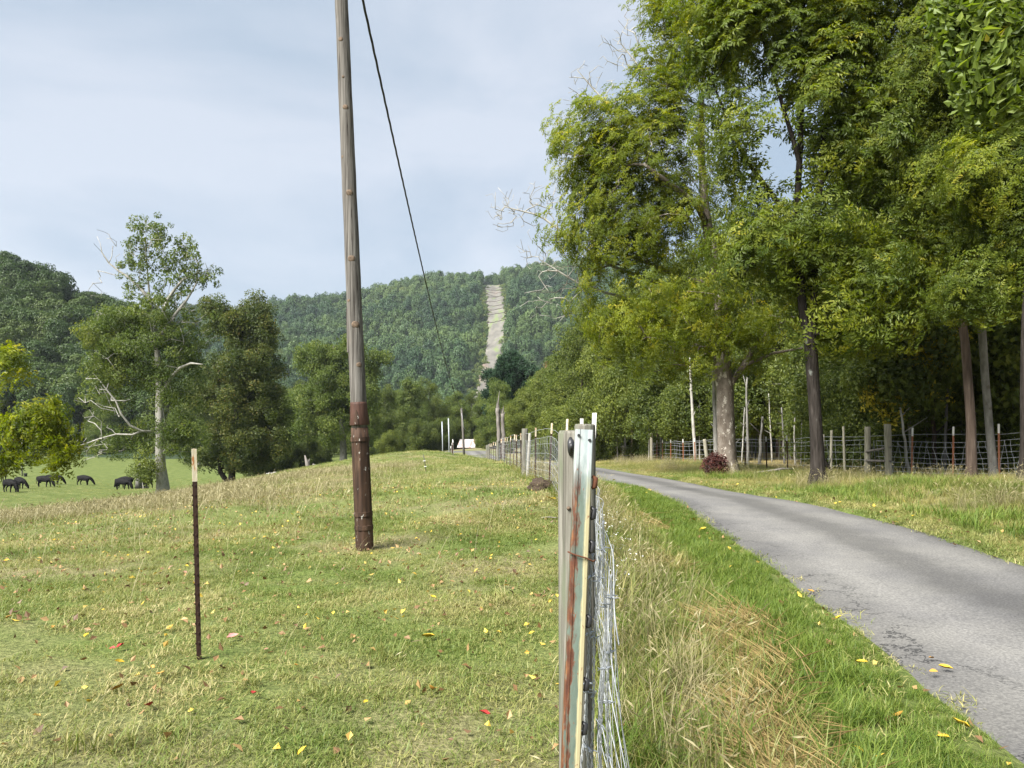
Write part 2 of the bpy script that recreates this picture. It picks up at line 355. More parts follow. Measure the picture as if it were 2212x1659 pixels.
def interp(T, y): return np.interp(y, T[:, 0], T[:, 1])
def sstep(a, b, v):
    t = np.clip((np.asarray(v, float) - a) / (b - a), 0, 1)
    return t * t * (3 - 2 * t)

def vnoise(x, y, s, seed=0):
    """value noise, cheap"""
    x = np.asarray(x, float) / s + seed * 17.3; y = np.asarray(y, float) / s + seed * 9.1
    xi = np.floor(x).astype(np.int64); yi = np.floor(y).astype(np.int64)
    fx = x - xi; fy = y - yi
    fx = fx * fx * (3 - 2 * fx); fy = fy * fy * (3 - 2 * fy)
    def h(a, b):
        v = np.sin(a * 127.1 + b * 311.7 + seed * 74.7) * 43758.5453
        return v - np.floor(v)
    return (h(xi, yi) * (1 - fx) * (1 - fy) + h(xi + 1, yi) * fx * (1 - fy) + h(xi, yi + 1) * (1 - fx) * fy + h(xi + 1, yi + 1) * fx * fy) - 0.5

def h0(x, y):
    """smooth ground level"""
    x = np.asarray(x, float); y = np.asarray(y, float)
    sh = x.shape
    z = tps(x, y).reshape(sh)
    r = np.sqrt((x + 20) ** 2 + (y - 60) ** 2)
    f = sstep(170, 330, r)
    return z * (1 - f) - 7.0 * f

def ground(x, y):
    x = np.asarray(x, float); y = np.asarray(y, float)
    z = h0(x, y)
    near = 1 - sstep(30, 120, np.hypot(x, y))
    z = z + near * (vnoise(x, y, 1.3, 1) * 0.07 + vnoise(x, y, 0.5, 2) * 0.035 + vnoise(x, y, 4.5, 3) * 0.12)
    l, r = interp(RL, y), interp(RR, y)
    inside = sstep(-0.02, 0.22, np.minimum(x - l, r - x)) * (y < 138)
    flat = np.minimum(h0(x, y), z) - 0.07
    z = z * (1 - inside) + flat * inside
    # bank: a low rise under the fence, and a small bank on the far side of the road
    bk = x - interp(RR, y)
    z = z + 0.22 * sstep(1.2, 3.2, bk) * (1 - sstep(8, 14, bk)) * sstep(8, 12, y) * (1 - sstep(17, 22, y))
    return z
def gz(x, y): return float(ground(np.array([x]), np.array([y]))[0])

def P3(px, py, Y): return np.array([(px - CX) / S * Y, Y, EYE + (HY - py) / S * Y])
def on(px, Y):
    X = (px - CX) / S * Y
    return (X, Y, gz(X, Y))

def grid_axis(a, b, n, k):
    t = np.linspace(-1, 1, n)
    u = np.sinh(k * t) / math.sinh(k)
    return np.where(u < 0, -u * a, u * b)

gx = grid_axis(-500, 420, 420, 6.0)
gy = grid_axis(-60, 520, 460, 5.5)
gy = np.unique(np.concatenate([gy[gy < 2.0], 2.0 + grid_axis(0, 520, 640, 5.2)[320:]]))
GXX, GYY = np.meshgrid(gx, gy)
GZ = ground(GXX.ravel(), GYY.ravel())
GV = np.stack([GXX.ravel(), GYY.ravel(), GZ], 1)
nx_, ny_ = len(gx), len(gy)
ii, jj = np.meshgrid(np.arange(ny_ - 1), np.arange(nx_ - 1), indexing='ij')
q = (ii * nx_ + jj).ravel()
GF = np.stack([q, q + 1, q + nx_ + 1, q + nx_], 1)

# the ground's own cover, stored per vertex: x = dryness, y = lushness, z = woodland floor
def cover(x, y):
    xf, l, r, rf = interp(FENCE, y), interp(RL, y), interp(RR, y), interp(RF, y)
    dry = np.zeros_like(x); lush = np.zeros_like(x); wood = np.zeros_like(x)
    past = x < xf
    u = xf - x
    tall = sstep(17, 24, y + u * 0.25 + vnoise(x, y, 6, 5) * 6) * (1 - sstep(40, 52, y + vnoise(x, y, 9, 6) * 10)) * sstep(4, 11, u)
    dry = np.where(past, 0.34 + 1.25 * vnoise(x, y, 1.6, 4) + 0.5 * vnoise(x, y, 0.6, 9) + 0.45 * tall, dry)
    mead = sstep(55, 75, y + u * 0.35) * sstep(10, 25, u)
    lush = np.where(past, mead, lush)
    dry = np.where(past, dry * (1 - mead), dry)
    bank = (x >= xf) & (x < l)
    g = sstep(1.35, 0.75, l - x)
    lush = np.where(bank, g, lush); dry = np.where(bank, 0.75 * (1 - g) + 0.15, dry)
    verge = (x > r) & (x < rf)
    e_ = x - r
    dry = np.where(verge, 0.42 + 0.35 * sstep(0.6, 2.0, e_) + 0.35 * vnoise(x, y, 1.6, 8), dry)
    w = x >= rf
    wood = np.where(w, sstep(0.0, 1.0, x - rf) * (1 - sstep(60, 90, y)) * (1 - sstep(16, 26, x - rf)), wood)
    dry = np.where(w, 0.8, dry)
    far = sstep(150, 200, np.hypot(x, y))
    lush = np.maximum(lush, far * 0.6)
    return np.clip(dry, 0, 1), np.clip(lush, 0, 1), np.clip(wood, 0, 1)

gm, n, l = nodes_of('ground_cover')
out = n.new('ShaderNodeOutputMaterial')
at = n.new('ShaderNodeAttribute'); at.attribute_name = 'cover'
sp = n.new('ShaderNodeSeparateXYZ'); l.new(at.outputs['Vector'], sp.inputs[0])
ge = n.new('ShaderNodeNewGeometry')
def gn(sc, de):
    t = n.new('ShaderNodeTexNoise'); t.inputs['Scale'].default_value = sc; t.inputs['Detail'].default_value = de; t.inputs['Roughness'].default_value = 0.65
    l.new(ge.outputs['Position'], t.inputs['Vector']); return t
t1, t2, t3 = gn(28, 6), gn(1.1, 6), gn(0.22, 5)
def mixc(f, a, b):
    m_ = n.new('ShaderNodeMixRGB')
    if isinstance(f, float): m_.inputs['Fac'].default_value = f
    else: l.new(f, m_.inputs['Fac'])
    for s_, v in ((m_.inputs['Color1'], a), (m_.inputs['Color2'], b)):
        if isinstance(v, tuple): s_.default_value = (*v, 1)
        else: l.new(v, s_)
    return m_.outputs['Color']
def mapr(v, a, b):
    r_ = n.new('ShaderNodeMapRange'); r_.inputs['From Min'].default_value = a; r_.inputs['From Max'].default_value = b; l.new(v, r_.inputs['Value']); return r_.outputs['Result']
def mth(op, a, b):
    m_ = n.new('ShaderNodeMath'); m_.operation = op; m_.use_clamp = True
    for s_, v in ((m_.inputs[0], a), (m_.inputs[1], b)):
        if isinstance(v, float): s_.default_value = v
        else: l.new(v, s_)
    return m_.outputs[0]
green = ramp(n, [(0.3, (0.048, 0.074, 0.018)), (0.5, (0.105, 0.142, 0.034)), (0.7, (0.17, 0.198, 0.060))]); l.new(t1.outputs['Fac'], green.inputs['Fac'])
tan = ramp(n, [(0.3, (0.085, 0.066, 0.040)), (0.5, (0.195, 0.165, 0.090)), (0.7, (0.32, 0.28, 0.155))]); l.new(t1.outputs['Fac'], tan.inputs['Fac'])
lushc = ramp(n, [(0.3, (0.058, 0.078, 0.021)), (0.5, (0.088, 0.112, 0.031)), (0.7, (0.130, 0.146, 0.050))]); l.new(t2.outputs['Fac'], lushc.inputs['Fac'])
dryf = mth('ADD', sp.outputs['X'], mth('MULTIPLY', mth('SUBTRACT', t2.outputs['Fac'], 0.5), 1.6))
c1 = mixc(dryf, green.outputs['Color'], tan.outputs['Color'])
soil = mapr(t2.outputs['Fac'], 0.62, 0.75)
c1 = mixc(mth('MULTIPLY', soil, 0.45), c1, (0.075, 0.052, 0.032))
c2 = mixc(sp.outputs['Y'], c1, lushc.outputs['Color'])
wf = ramp(n, [(0.3, (0.14, 0.105, 0.045)), (0.5, (0.27, 0.21, 0.085)), (0.7, (0.36, 0.29, 0.13))]); l.new(t2.outputs['Fac'], wf.inputs['Fac'])
c3 = mixc(sp.outputs['Z'], c2, wf.outputs['Color'])
bs = n.new('ShaderNodeBsdfPrincipled'); bs.inputs['Roughness'].default_value = 0.95; bs.inputs['Specular IOR Level'].default_value = 0.1
l.new(c3, bs.inputs['Base Color'])
bp = n.new('ShaderNodeBump'); bp.inputs['Strength'].default_value = 0.8; bp.inputs['Distance'].default_value = 0.06
l.new(t1.outputs['Fac'], bp.inputs['Height']); l.new(bp.outputs['Normal'], bs.inputs['Normal'])
l.new(bs.outputs['BSDF'], out.inputs['Surface'])

gme = mesh_from('ground', GV, GF, gm)
cv = np.stack(cover(GV[:, 0], GV[:, 1]), 1)
a_ = gme.attributes.new('cover', 'FLOAT_VECTOR', 'POINT'); a_.data.foreach_set('vector', cv.astype(np.float32).ravel())
tag(add('ground', gme), 'rolling pasture, roadside banks and valley meadow', 'ground', kind='structure')

# ---- road
ry = np.concatenate([np.arange(-12, 30, 0.25), np.arange(30, 139, 1.0)])
NC = 13
rl = interp(RL, ry) ; rr = interp(RR, ry)
def smooth1(a, k):
    ker = np.ones(k) / k
    return np.convolve(np.pad(a, k // 2, mode='edge'), ker, 'valid')
rl, rr = smooth1(rl, 9), smooth1(rr, 9)
rl = rl + vnoise(ry, ry * 0, 0.55, 11) * 0.11 + vnoise(ry, ry * 0, 1.7, 12) * 0.12
rr = rr + vnoise(ry, ry * 0, 0.55, 13) * 0.11 + vnoise(ry, ry * 0, 1.7, 14) * 0.12
tt = np.linspace(0, 1, NC)
RX = rl[:, None] * (1 - tt) + rr[:, None] * tt
RY = np.repeat(ry[:, None], NC, 1)
RZ = h0(RX, RY) + 0.035 * (1 - (2 * tt - 1) ** 2) - 0.022
RZ[:, 0] -= 0.02; RZ[:, -1] -= 0.02
RV = np.stack([RX, RY, RZ], 2).reshape(-1, 3)
ii, jj = np.meshgrid(np.arange(len(ry) - 1), np.arange(NC - 1), indexing='ij')
q = (ii * NC + jj).ravel()
RFc = np.stack([q, q + 1, q + NC + 1, q + NC], 1)
rm, n, l = nodes_of('asphalt')
out = n.new('ShaderNodeOutputMaterial')
at = n.new('ShaderNodeAttribute'); at.attribute_name = 'lane'
sp = n.new('ShaderNodeSeparateXYZ'); l.new(at.outputs['Vector'], sp.inputs[0])
ge = n.new('ShaderNodeNewGeometry')
tg, tm, tl = gn(48, 6), gn(1.6, 8), gn(0.5, 4)
base = ramp(n, [(0.30, (0.070, 0.068, 0.066)), (0.5, (0.112, 0.109, 0.104)), (0.70, (0.168, 0.163, 0.153))]); l.new(tg.outputs['Fac'], base.inputs['Fac'])
lane = n.new('ShaderNodeValToRGB')
el = lane.color_ramp.elements
el[0].position = 0.0; el[0].color = (0.78, 0.78, 0.78, 1); el[1].position = 1.0; el[1].color = (0.78, 0.78, 0.78, 1)
for p_, v_ in ((0.12, 0.92), (0.25, 1.22), (0.40, 1.08), (0.50, 0.70), (0.60, 0.72), (0.70, 1.02), (0.80, 1.08), (0.92, 0.82)):
    k_ = el.new(p_); k_.color = (v_, v_, v_, 1)
wob = mth('ADD', sp.outputs['X'], mth('MULTIPLY', mth('SUBTRACT', tm.outputs['Fac'], 0.5), 0.25))
wob2 = n.new('ShaderNodeMath'); wob2.operation = 'MULTIPLY_ADD'; l.new(tm.outputs['Fac'], wob2.inputs[0]); wob2.inputs[1].default_value = 0.22; l.new(sp.outputs['X'], wob2.inputs[2])
wob3 = n.new('ShaderNodeMath'); wob3.operation = 'SUBTRACT'; l.new(wob2.outputs[0], wob3.inputs[0]); wob3.inputs[1].default_value = 0.11
l.new(wob3.outputs[0], lane.inputs['Fac'])
mm = n.new('ShaderNodeMixRGB'); mm.blend_type = 'MULTIPLY'; mm.inputs['Fac'].default_value = 1.0
l.new(base.outputs['Color'], mm.inputs['Color1']); l.new(lane.outputs['Color'], mm.inputs['Color2'])
pat = ramp(n, [(0.35, (0.80, 0.80, 0.82)), (0.6, (1.12, 1.11, 1.08))]); l.new(tl.outputs['Fac'], pat.inputs['Fac'])
mm2 = n.new('ShaderNodeMixRGB'); mm2.blend_type = 'MULTIPLY'; mm2.inputs['Fac'].default_value = 1.0
l.new(mm.outputs['Color'], mm2.inputs['Color1']); l.new(pat.outputs['Color'], mm2.inputs['Color2'])
# edge cracks
vo = n.new('ShaderNodeTexVoronoi'); vo.feature = 'DISTANCE_TO_EDGE'; vo.inputs['Scale'].default_value = 0.9
dm = n.new('ShaderNodeVectorMath'); dm.operation = 'ADD'
tn = gn(2.5, 5)
l.new(ge.outputs['Position'], dm.inputs[0]); l.new(tn.outputs['Color'], dm.inputs[1]); l.new(dm.outputs['Vector'], vo.inputs['Vector'])
crk = mapr(vo.outputs['Distance'], 0.016, 0.005)
edge = mapr(sp.outputs['X'], 0.26, 0.10)
crf = mth('MULTIPLY', crk, edge)
cc = mixc(mth('MULTIPLY', crf, 0.85), mm2.outputs['Color'], (0.02, 0.02, 0.02))
bs = n.new('ShaderNodeBsdfPrincipled'); bs.inputs['Roughness'].default_value = 0.85; bs.inputs['Specular IOR Level'].default_value = 0.25
l.new(cc, bs.inputs['Base Color'])
bp = n.new('ShaderNodeBump'); bp.inputs['Strength'].default_value = 0.5; bp.inputs['Distance'].default_value = 0.008
l.new(tg.outputs['Fac'], bp.inputs['Height']); l.new(bp.outputs['Normal'], bs.inputs['Normal'])
l.new(bs.outputs['BSDF'], out.inputs['Surface'])
rme = mesh_from('road', RV, RFc, rm)
lv = np.zeros((len(RV), 3), np.float32); lv[:, 0] = np.tile(tt, len(ry)); lv[:, 1] = np.repeat(ry, NC)
a_ = rme.attributes.new('lane', 'FLOAT_VECTOR', 'POINT'); a_.data.foreach_set('vector', lv.ravel())
tag(add('road', rme), 'narrow grey asphalt lane curving away to the left', 'road', kind='structure')

# ---- mountain with the cleared strip, and the nearer hill on the left
RIDGE = np.array([(-420, 695), (0, 700), (300, 700), (480, 697), (580, 700), (650, 683), (740, 666), (800, 652), (870, 630), (930, 620), (985, 613), (1030, 613), (1075, 615), (1110, 603), (1160, 594), (1220, 586), (1270, 582), (1400, 590), (1700, 620), (2300, 660)], float)
def mtn(x, y):
    Yr = 930.0
    px = CX + x / Yr * S
    top = EYE + (HY - np.interp(px, RIDGE[:, 0], RIDGE[:, 1])) / S * Yr
    foot = 440 + vnoise(x, y * 0, 90, 21) * 60
    t = np.clip((y - foot) / (Yr - foot), 0, 1)
    prof = 0.62 * t + 0.38 * sstep(0, 1, t)
    gul = (vnoise(x, y, 95, 22) * 22 + vnoise(x, y, 40, 23) * 9) * sstep(0.02, 0.25, t) * (1 - sstep(0.75, 1.0, t))
    return -8 + (top + 8) * prof + gul - np.clip(y - Yr, 0, 1e9) * 0.15

CUT = np.array([(450, -23), (520, -19.5), (600, -15), (690, -13.5), (780, -17), (830, -19.5), (880, -21.5), (906, -22.5)], float)
CUTW = np.array([(450, 9), (520, 11), (600, 15), (690, 18), (780, 20), (880, 23), (906, 20)], float)
def cutx(y): return interp(CUT, y)
def cutw(y): return interp(CUTW, y)

mx_ = np.linspace(-620, 520, 190); my_ = np.linspace(400, 1100, 130)
MXX, MYY = np.meshgrid(mx_, my_)
MV = np.stack([MXX.ravel(), MYY.ravel(), mtn(MXX.ravel(), MYY.ravel())], 1)
ii, jj = np.meshgrid(np.arange(len(my_) - 1), np.arange(len(mx_) - 1), indexing='ij')
q = (ii * len(mx_) + jj).ravel()
tag(add('mountain', mesh_from('mountain', MV, np.stack([q, q + 1, q + len(mx_) + 1, q + len(mx_)], 1), MATS['hill_floor'])), 'long forested mountain ridge closing the valley', 'mountain', kind='structure')

cy_ = np.linspace(452, 905, 110)
ct = np.linspace(-0.5, 0.5, 9)
wob = vnoise(cy_, cy_ * 0, 12, 31) * 4 
wob2_ = vnoise(cy_, cy_ * 0, 9, 32) * 4
CXX = cutx(cy_)[:, None] + ct[None] * cutw(cy_)[:, None] + np.where(ct < -.4, wob[:, None], 0) + np.where(ct > .4, wob2_[:, None], 0)
CYY = np.repeat(cy_[:, None], 9, 1)
CZZ = mtn(CXX.ravel(), CYY.ravel()).reshape(CXX.shape)
CZZ = np.maximum(CZZ, mtn(CXX.ravel(), CYY.ravel()).reshape(CXX.shape)) + 1.6
CZZ[:, 0] -= 2.0; CZZ[:, -1] -= 2.0
ii, jj = np.meshgrid(np.arange(len(cy_) - 1), np.arange(8), indexing='ij')
q = (ii * 9 + jj).ravel()
cut = tag(add('cleared_slope', mesh_from('cleared_slope', np.stack([CXX.ravel(), CYY.ravel(), CZZ.ravel()], 1), np.stack([q, q + 1, q + 10, q + 9], 1), MATS['cut_ground'])), 'bare clearing running straight up the mountain', 'clearing', kind='structure')
for k, yb in enumerate((690, 706, 724, 750, 768, 786, 803, 824, 846, 862, 868, 880)):
    b = MB()
    ts = np.linspace(-0.52, 0.5, 9)
    X = cutx(yb) + ts * cutw(yb)
    Y_ = yb + ts * -5 + vnoise(ts * 9, ts * 0 + k, 1.0, 33) * 3
    Z = mtn(X, Y_) + 1.8
    b.tube(np.stack([X, Y_, Z - .15], 1), 0.5, n=5)
    b.build('earth_bar', MATS['cut_bar'], cut, smooth=True)

def hill(x, y):
    # spur on the left: high at the left edge of the picture, falling to the right
    ax = np.array([-420, -260, -185, -165, -145, -128, -115, -100, -80, -60.0])
    hz = np.array([66, 57, 51, 47, 39, 32, 22, 10, 2, 0.0])
    xx = x * 255.0 / np.maximum(y, 60) if False else x + (y - 260) * 0.35
    top = np.interp(xx, ax, hz)
    t = np.clip((y - 182 - vnoise(x, y * 0, 25, 41) * 8) / 78.0, 0, 1)
    return -9.4 + top * (0.6 * t + 0.4 * sstep(0, 1, t)) + vnoise(x, y, 30, 42) * 5 * t - np.clip(y - 275, 0, 1e9) * 0.25
_hill = hill
def hill(x, y): return np.maximum(_hill(x, y), -12.0)
hx_ = np.linspace(-420, -30, 110); hy_ = np.linspace(176, 420, 80)
HXX, HYY = np.meshgrid(hx_, hy_)
ii, jj = np.meshgrid(np.arange(len(hy_) - 1), np.arange(len(hx_) - 1), indexing='ij')
q = (ii * len(hx_) + jj).ravel()
tag(add('hill', mesh_from('hill', np.stack([HXX.ravel(), HYY.ravel(), hill(HXX.ravel(), HYY.ravel())], 1), np.stack([q, q + 1, q + len(hx_) + 1, q + len(hx_)], 1), MATS['hill_floor'])), 'steep wooded hill rising behind the left meadow', 'hill', kind='structure')

# ------------------------------------------------------------------ sources for leaves, sprays and grass (kept out of the scene, used by the scatter nodes)
def set_tint(me, tint):
    a = me.attributes.new('tint', 'FLOAT', 'POINT')
    a.data.foreach_set('value', np.asarray(tint, np.float32))

def source(name, V, F, mat, tint, smooth=False):
    me = mesh_from(name, np.asarray(V), F, mat, smooth)
    set_tint(me, tint)
    return bpy.data.objects.new(name, me)

def unit(v): return v / (np.linalg.norm(v, axis=-1, keepdims=True) + 1e-12)

def leaves(base, direc, up, L, W, rg, fold=0.25, droop=0.25):
    """many leaves at once: 6-point blades, folded along the midrib. arrays (n,3),(n,3),(n,3),(n),(n)"""
    d = unit(direc); s_ = unit(np.cross(d, up)); nrm = np.cross(s_, d)
    L = L[:, None]; W = W[:, None]
    p0 = base
    pm = base + d * L * 0.5 - np.array([0, 0, 1.0]) * L * droop * 0.25
    pt = base + d * L * 0.97 - np.array([0, 0, 1.0]) * L * droop
    a = base + d * L * 0.42 + s_ * W * 0.5 + nrm * W * fold - np.array([0, 0, 1.0]) * L * droop * 0.2
    b = base + d * L * 0.42 - s_ * W * 0.5 + nrm * W * fold - np.array([0, 0, 1.0]) * L * droop * 0.2
    V = np.stack([p0, a, pt, b], 1).reshape(-1, 3)
    k = np.arange(len(base)) * 4
    F = np.concatenate([np.stack([k, k + 1, k + 2], 1), np.stack([k, k + 2, k + 3], 1)])
    return V, F.tolist()

def rdir(rg, n, zb=0.0):
    v = rg.normal(size=(n, 3)); v[:, 2] += zb
    return unit(v)

def walnut_spray(seed, mat, nleaf=7, pairs=7, L=0.46):
    rg = np.random.default_rng(seed)
    B, D, U, LL, WW, TT = [], [], [], [], [], []
    for i in range(nleaf):
        az = i * 2.4 + rg.normal() * 0.3
        el = rg.uniform(-0.15, 0.75)
        z0 = rg.uniform(-0.12, 0.10)
        d = np.array([math.cos(az) * math.cos(el), math.sin(az) * math.cos(el), math.sin(el)])
        p = np.array([0, 0, z0]); ll = L * rg.uniform(0.7, 1.15)
        tl = rg.uniform(0, 1)
        m = pairs * 2
        for j in range(pairs):
            d = unit(d - np.array([0, 0, 0.07 + 0.06 * rg.random()]))
            p = p + d * ll / pairs
            side = unit(np.cross(d, [0, 0, 1]))
            f = 0.75 + 0.35 * math.sin(math.pi * (j + 0.7) / pairs)
            for sg in (-1, 1):
                if rg.random() < .12: continue
                B.append(p + rg.normal(0, .012, 3)); D.append(side * sg + d * rg.uniform(.2, .75) + rg.normal(0, .22, 3) + np.array([0, 0, -0.08 - 0.25 * rg.random()])); U.append(unit(np.cross(side, d)) + rg.normal(size=3) * 0.2)
                LL.append(0.12 * f * rg.uniform(0.6, 1.25)); WW.append(0.050 * f * rg.uniform(0.85, 1.15)); TT.append(np.clip(tl * 0.7 + rg.random() * 0.3, 0, 1))
        B.append(p); D.append(d); U.append(np.array([0, 0, 1.0])); LL.append(0.10); WW.append(0.034); TT.append(tl)
    V, F = leaves(np.array(B), np.array(D), np.array(U), np.array(LL), np.array(WW), rg)
    return source('walnut_spray', V, F, mat, np.repeat(TT, 4))

def broad_spray(seed, mat, nl=34, r=0.38, L=0.13, W=0.085, flat=0.75, droop=0.3):
    rg = np.random.default_rng(seed)
    d = rdir(rg, nl, 0.2)
    rad = r * rg.uniform(0.25, 1.0, nl) ** 0.6
    B = d * rad[:, None] * np.array([1, 1, flat])
    D = unit(d * 0.8 + rdir(rg, nl) * 0.6 + np.array([0, 0, -0.35]))
    U = rdir(rg, nl, 1.4)
    V, F = leaves(B, D, U, L * rg.uniform(0.7, 1.25, nl), W * rg.uniform(0.75, 1.2, nl), rg, droop=droop)
    return source('leaf_spray', V, F, mat, np.repeat(rg.random(nl), 4))

def pine_spray(seed, mat):
    rg = np.random.default_rng(seed)
    nl = 60
    d = rdir(rg, nl, 0.9)
    B = rdir(rg, nl) * 0.45 * rg.random(nl)[:, None]
    V, F = leaves(B, d, rdir(rg, nl), rg.uniform(0.35, 0.6, nl), np.full(nl, 0.10), rg, droop=0.05)
    return source('needle_spray', V, F, mat, np.repeat(rg.random(nl), 4))

def far_crown(seed, mat, n=520, rx=4.2, rz=5.0, leaf=1.15):
    """a whole distant crown: clumps of leaf faces on an uneven dome"""
    rg = np.random.default_rng(seed)
    nc = 15
    c = rdir(rg, nc, 0.45) * np.array([rx, rx, rz]) * rg.uniform(0.45, 0.78, nc)[:, None]
    rc = rg.uniform(0.36, 0.56, nc) * rx
    k = rg.integers(0, nc, n)
    d = rdir(rg, n, 0.25)
    B = c[k] + d * rc[k][:, None] * rg.uniform(0.8, 1.05, n)[:, None]
    side = unit(np.cross(d, rdir(rg, n)))
    D = unit(side + d * 0.25 + np.array([0, 0, -0.15]))
    V, F = leaves(B - D * leaf * 0.4, D, d + rdir(rg, n) * 0.35, leaf * rg.uniform(0.65, 1.3, n), leaf * 0.8 * rg.uniform(0.7, 1.2, n), rg, droop=0.1)
    ti = np.clip(rg.random(nc)[k] * 0.6 + rg.random(n) * 0.4, 0, 1)
    return source('far_crown', V, F, mat, np.repeat(ti, 4))

def blades(seed, mat, nb, r, L, W, lean, curl=0.5, seg=3, name='grass_clump', seeds=0.0, jitter_w=0.3):
    """a tuft: nb curved blades rising from a disc of radius r"""
    rg = np.random.default_rng(seed)
    az = rg.uniform(0, 2 * math.pi, nb); rr_ = r * np.sqrt(rg.random(nb))
    B = np.stack([np.cos(az) * rr_, np.sin(az) * rr_, np.zeros(nb) - 0.01], 1)
    la = rg.uniform(0, 2 * math.pi, nb)
    ln = rg.uniform(lean[0], lean[1], nb)
    Ls = rg.uniform(L[0], L[1], nb); Ws = W * rg.uniform(1 - jitter_w, 1 + jitter_w, nb)
    out_ = np.stack([np.cos(la), np.sin(la), np.zeros(nb)], 1)
    side = np.stack([-np.sin(la), np.cos(la), np.zeros(nb)], 1)
    V = []; 
    ang = ln.copy(); p = B.copy()
    rows = [(p.copy(), Ws.copy())]
    for k in range(1, seg + 1):
        dirv = out_ * np.sin(ang)[:, None] + np.array([0, 0, 1.0]) * np.cos(ang)[:, None]
        p = p + dirv * (Ls / seg)[:, None]
        ang = np.minimum(ang + curl * rg.uniform(0.3, 1.3, nb) / seg * 2, 2.0)
        w = Ws * (1 - (k / seg) ** 1.6) if seeds == 0 else Ws * (0.8 if k < seg else 0.3)
        rows.append((p.copy(), w))
    pts = []
    for p_, w in rows:
        pts.append(p_ - side * w[:, None] * 0.5); pts.append(p_ + side * w[:, None] * 0.5)
    V = np.stack(pts, 1)
    npt = V.shape[1]
    V = V.reshape(-1, 3)
    base = np.arange(nb) * npt
    F = []
    for k in range(seg):
        a = base + 2 * k
        F += np.stack([a, a + 1, a + 3, a + 2], 1).tolist()
    tint = np.repeat(rg.random(nb), npt)
    if seeds > 0:      # seed heads: short fat diamonds at the tips
        nh = int(nb * seeds)
        tip = rows[-1][0][:nh]
        d = unit(rows[-1][0][:nh] - rows[-2][0][:nh])
        hv, hf = leaves(tip - d * 0.03, d, rdir(rg, nh), rg.uniform(0.06, 0.12, nh), np.full(nh, W * 3.2), rg, droop=0.1)
        o_ = len(V)
        V = np.concatenate([V, hv]); F += [[i + o_ for i in f] for f in hf]
        tint = np.concatenate([tint, np.repeat(rg.uniform(0.5, 1, nh), 4)])
    return source(name, V, F, mat, tint)

def straw_src(seed, mat):
    rg = np.random.default_rng(seed)
    nb = 40
    B = np.stack([rg.normal(0, 0.16, nb), rg.normal(0, 0.06, nb), rg.uniform(0.0, 0.07, nb)], 1)
    az = rg.normal(0, 0.38, nb); el = rg.normal(0.03, 0.12, nb)
    D = np.stack([np.cos(az) * np.cos(el), np.sin(az) * np.cos(el), np.sin(el)], 1)
    V, F = leaves(B, D, rdir(rg, nb, 1), rg.uniform(0.2, 0.5, nb), np.full(nb, 0.0065), rg, droop=0.06)
    return source('straw_swath', V, F, mat, np.repeat(rg.random(nb), 4))

def litter_src(seed, mat):
    rg = np.random.default_rng(seed)
    V, F = leaves(np.zeros((1, 3)), np.array([[1.0, 0, 0.1]]), np.array([[0, 0, 1.0]]), np.array([0.055]), np.array([0.035]), rg, fold=rg.uniform(-.3, .5), droop=rg.uniform(-.3, .3))
    return source('litter_leaf', V, F, mat, np.full(4, rg.random()))

def aster_src(seed):
    rg = np.random.default_rng(seed)
    nb = 26
    B = np.stack([rg.normal(0, .12, nb), rg.normal(0, .12, nb), rg.uniform(0.25, 0.75, nb)], 1)
    V, F = leaves(B, rdir(rg, nb) * np.array([1, 1, .3]), rdir(rg, nb, 1.5), np.full(nb, 0.018), np.full(nb, 0.017), rg, droop=0, fold=0)
    return source('aster_heads', V, F, MATS['aster'], np.repeat(rg.random(nb), 4))

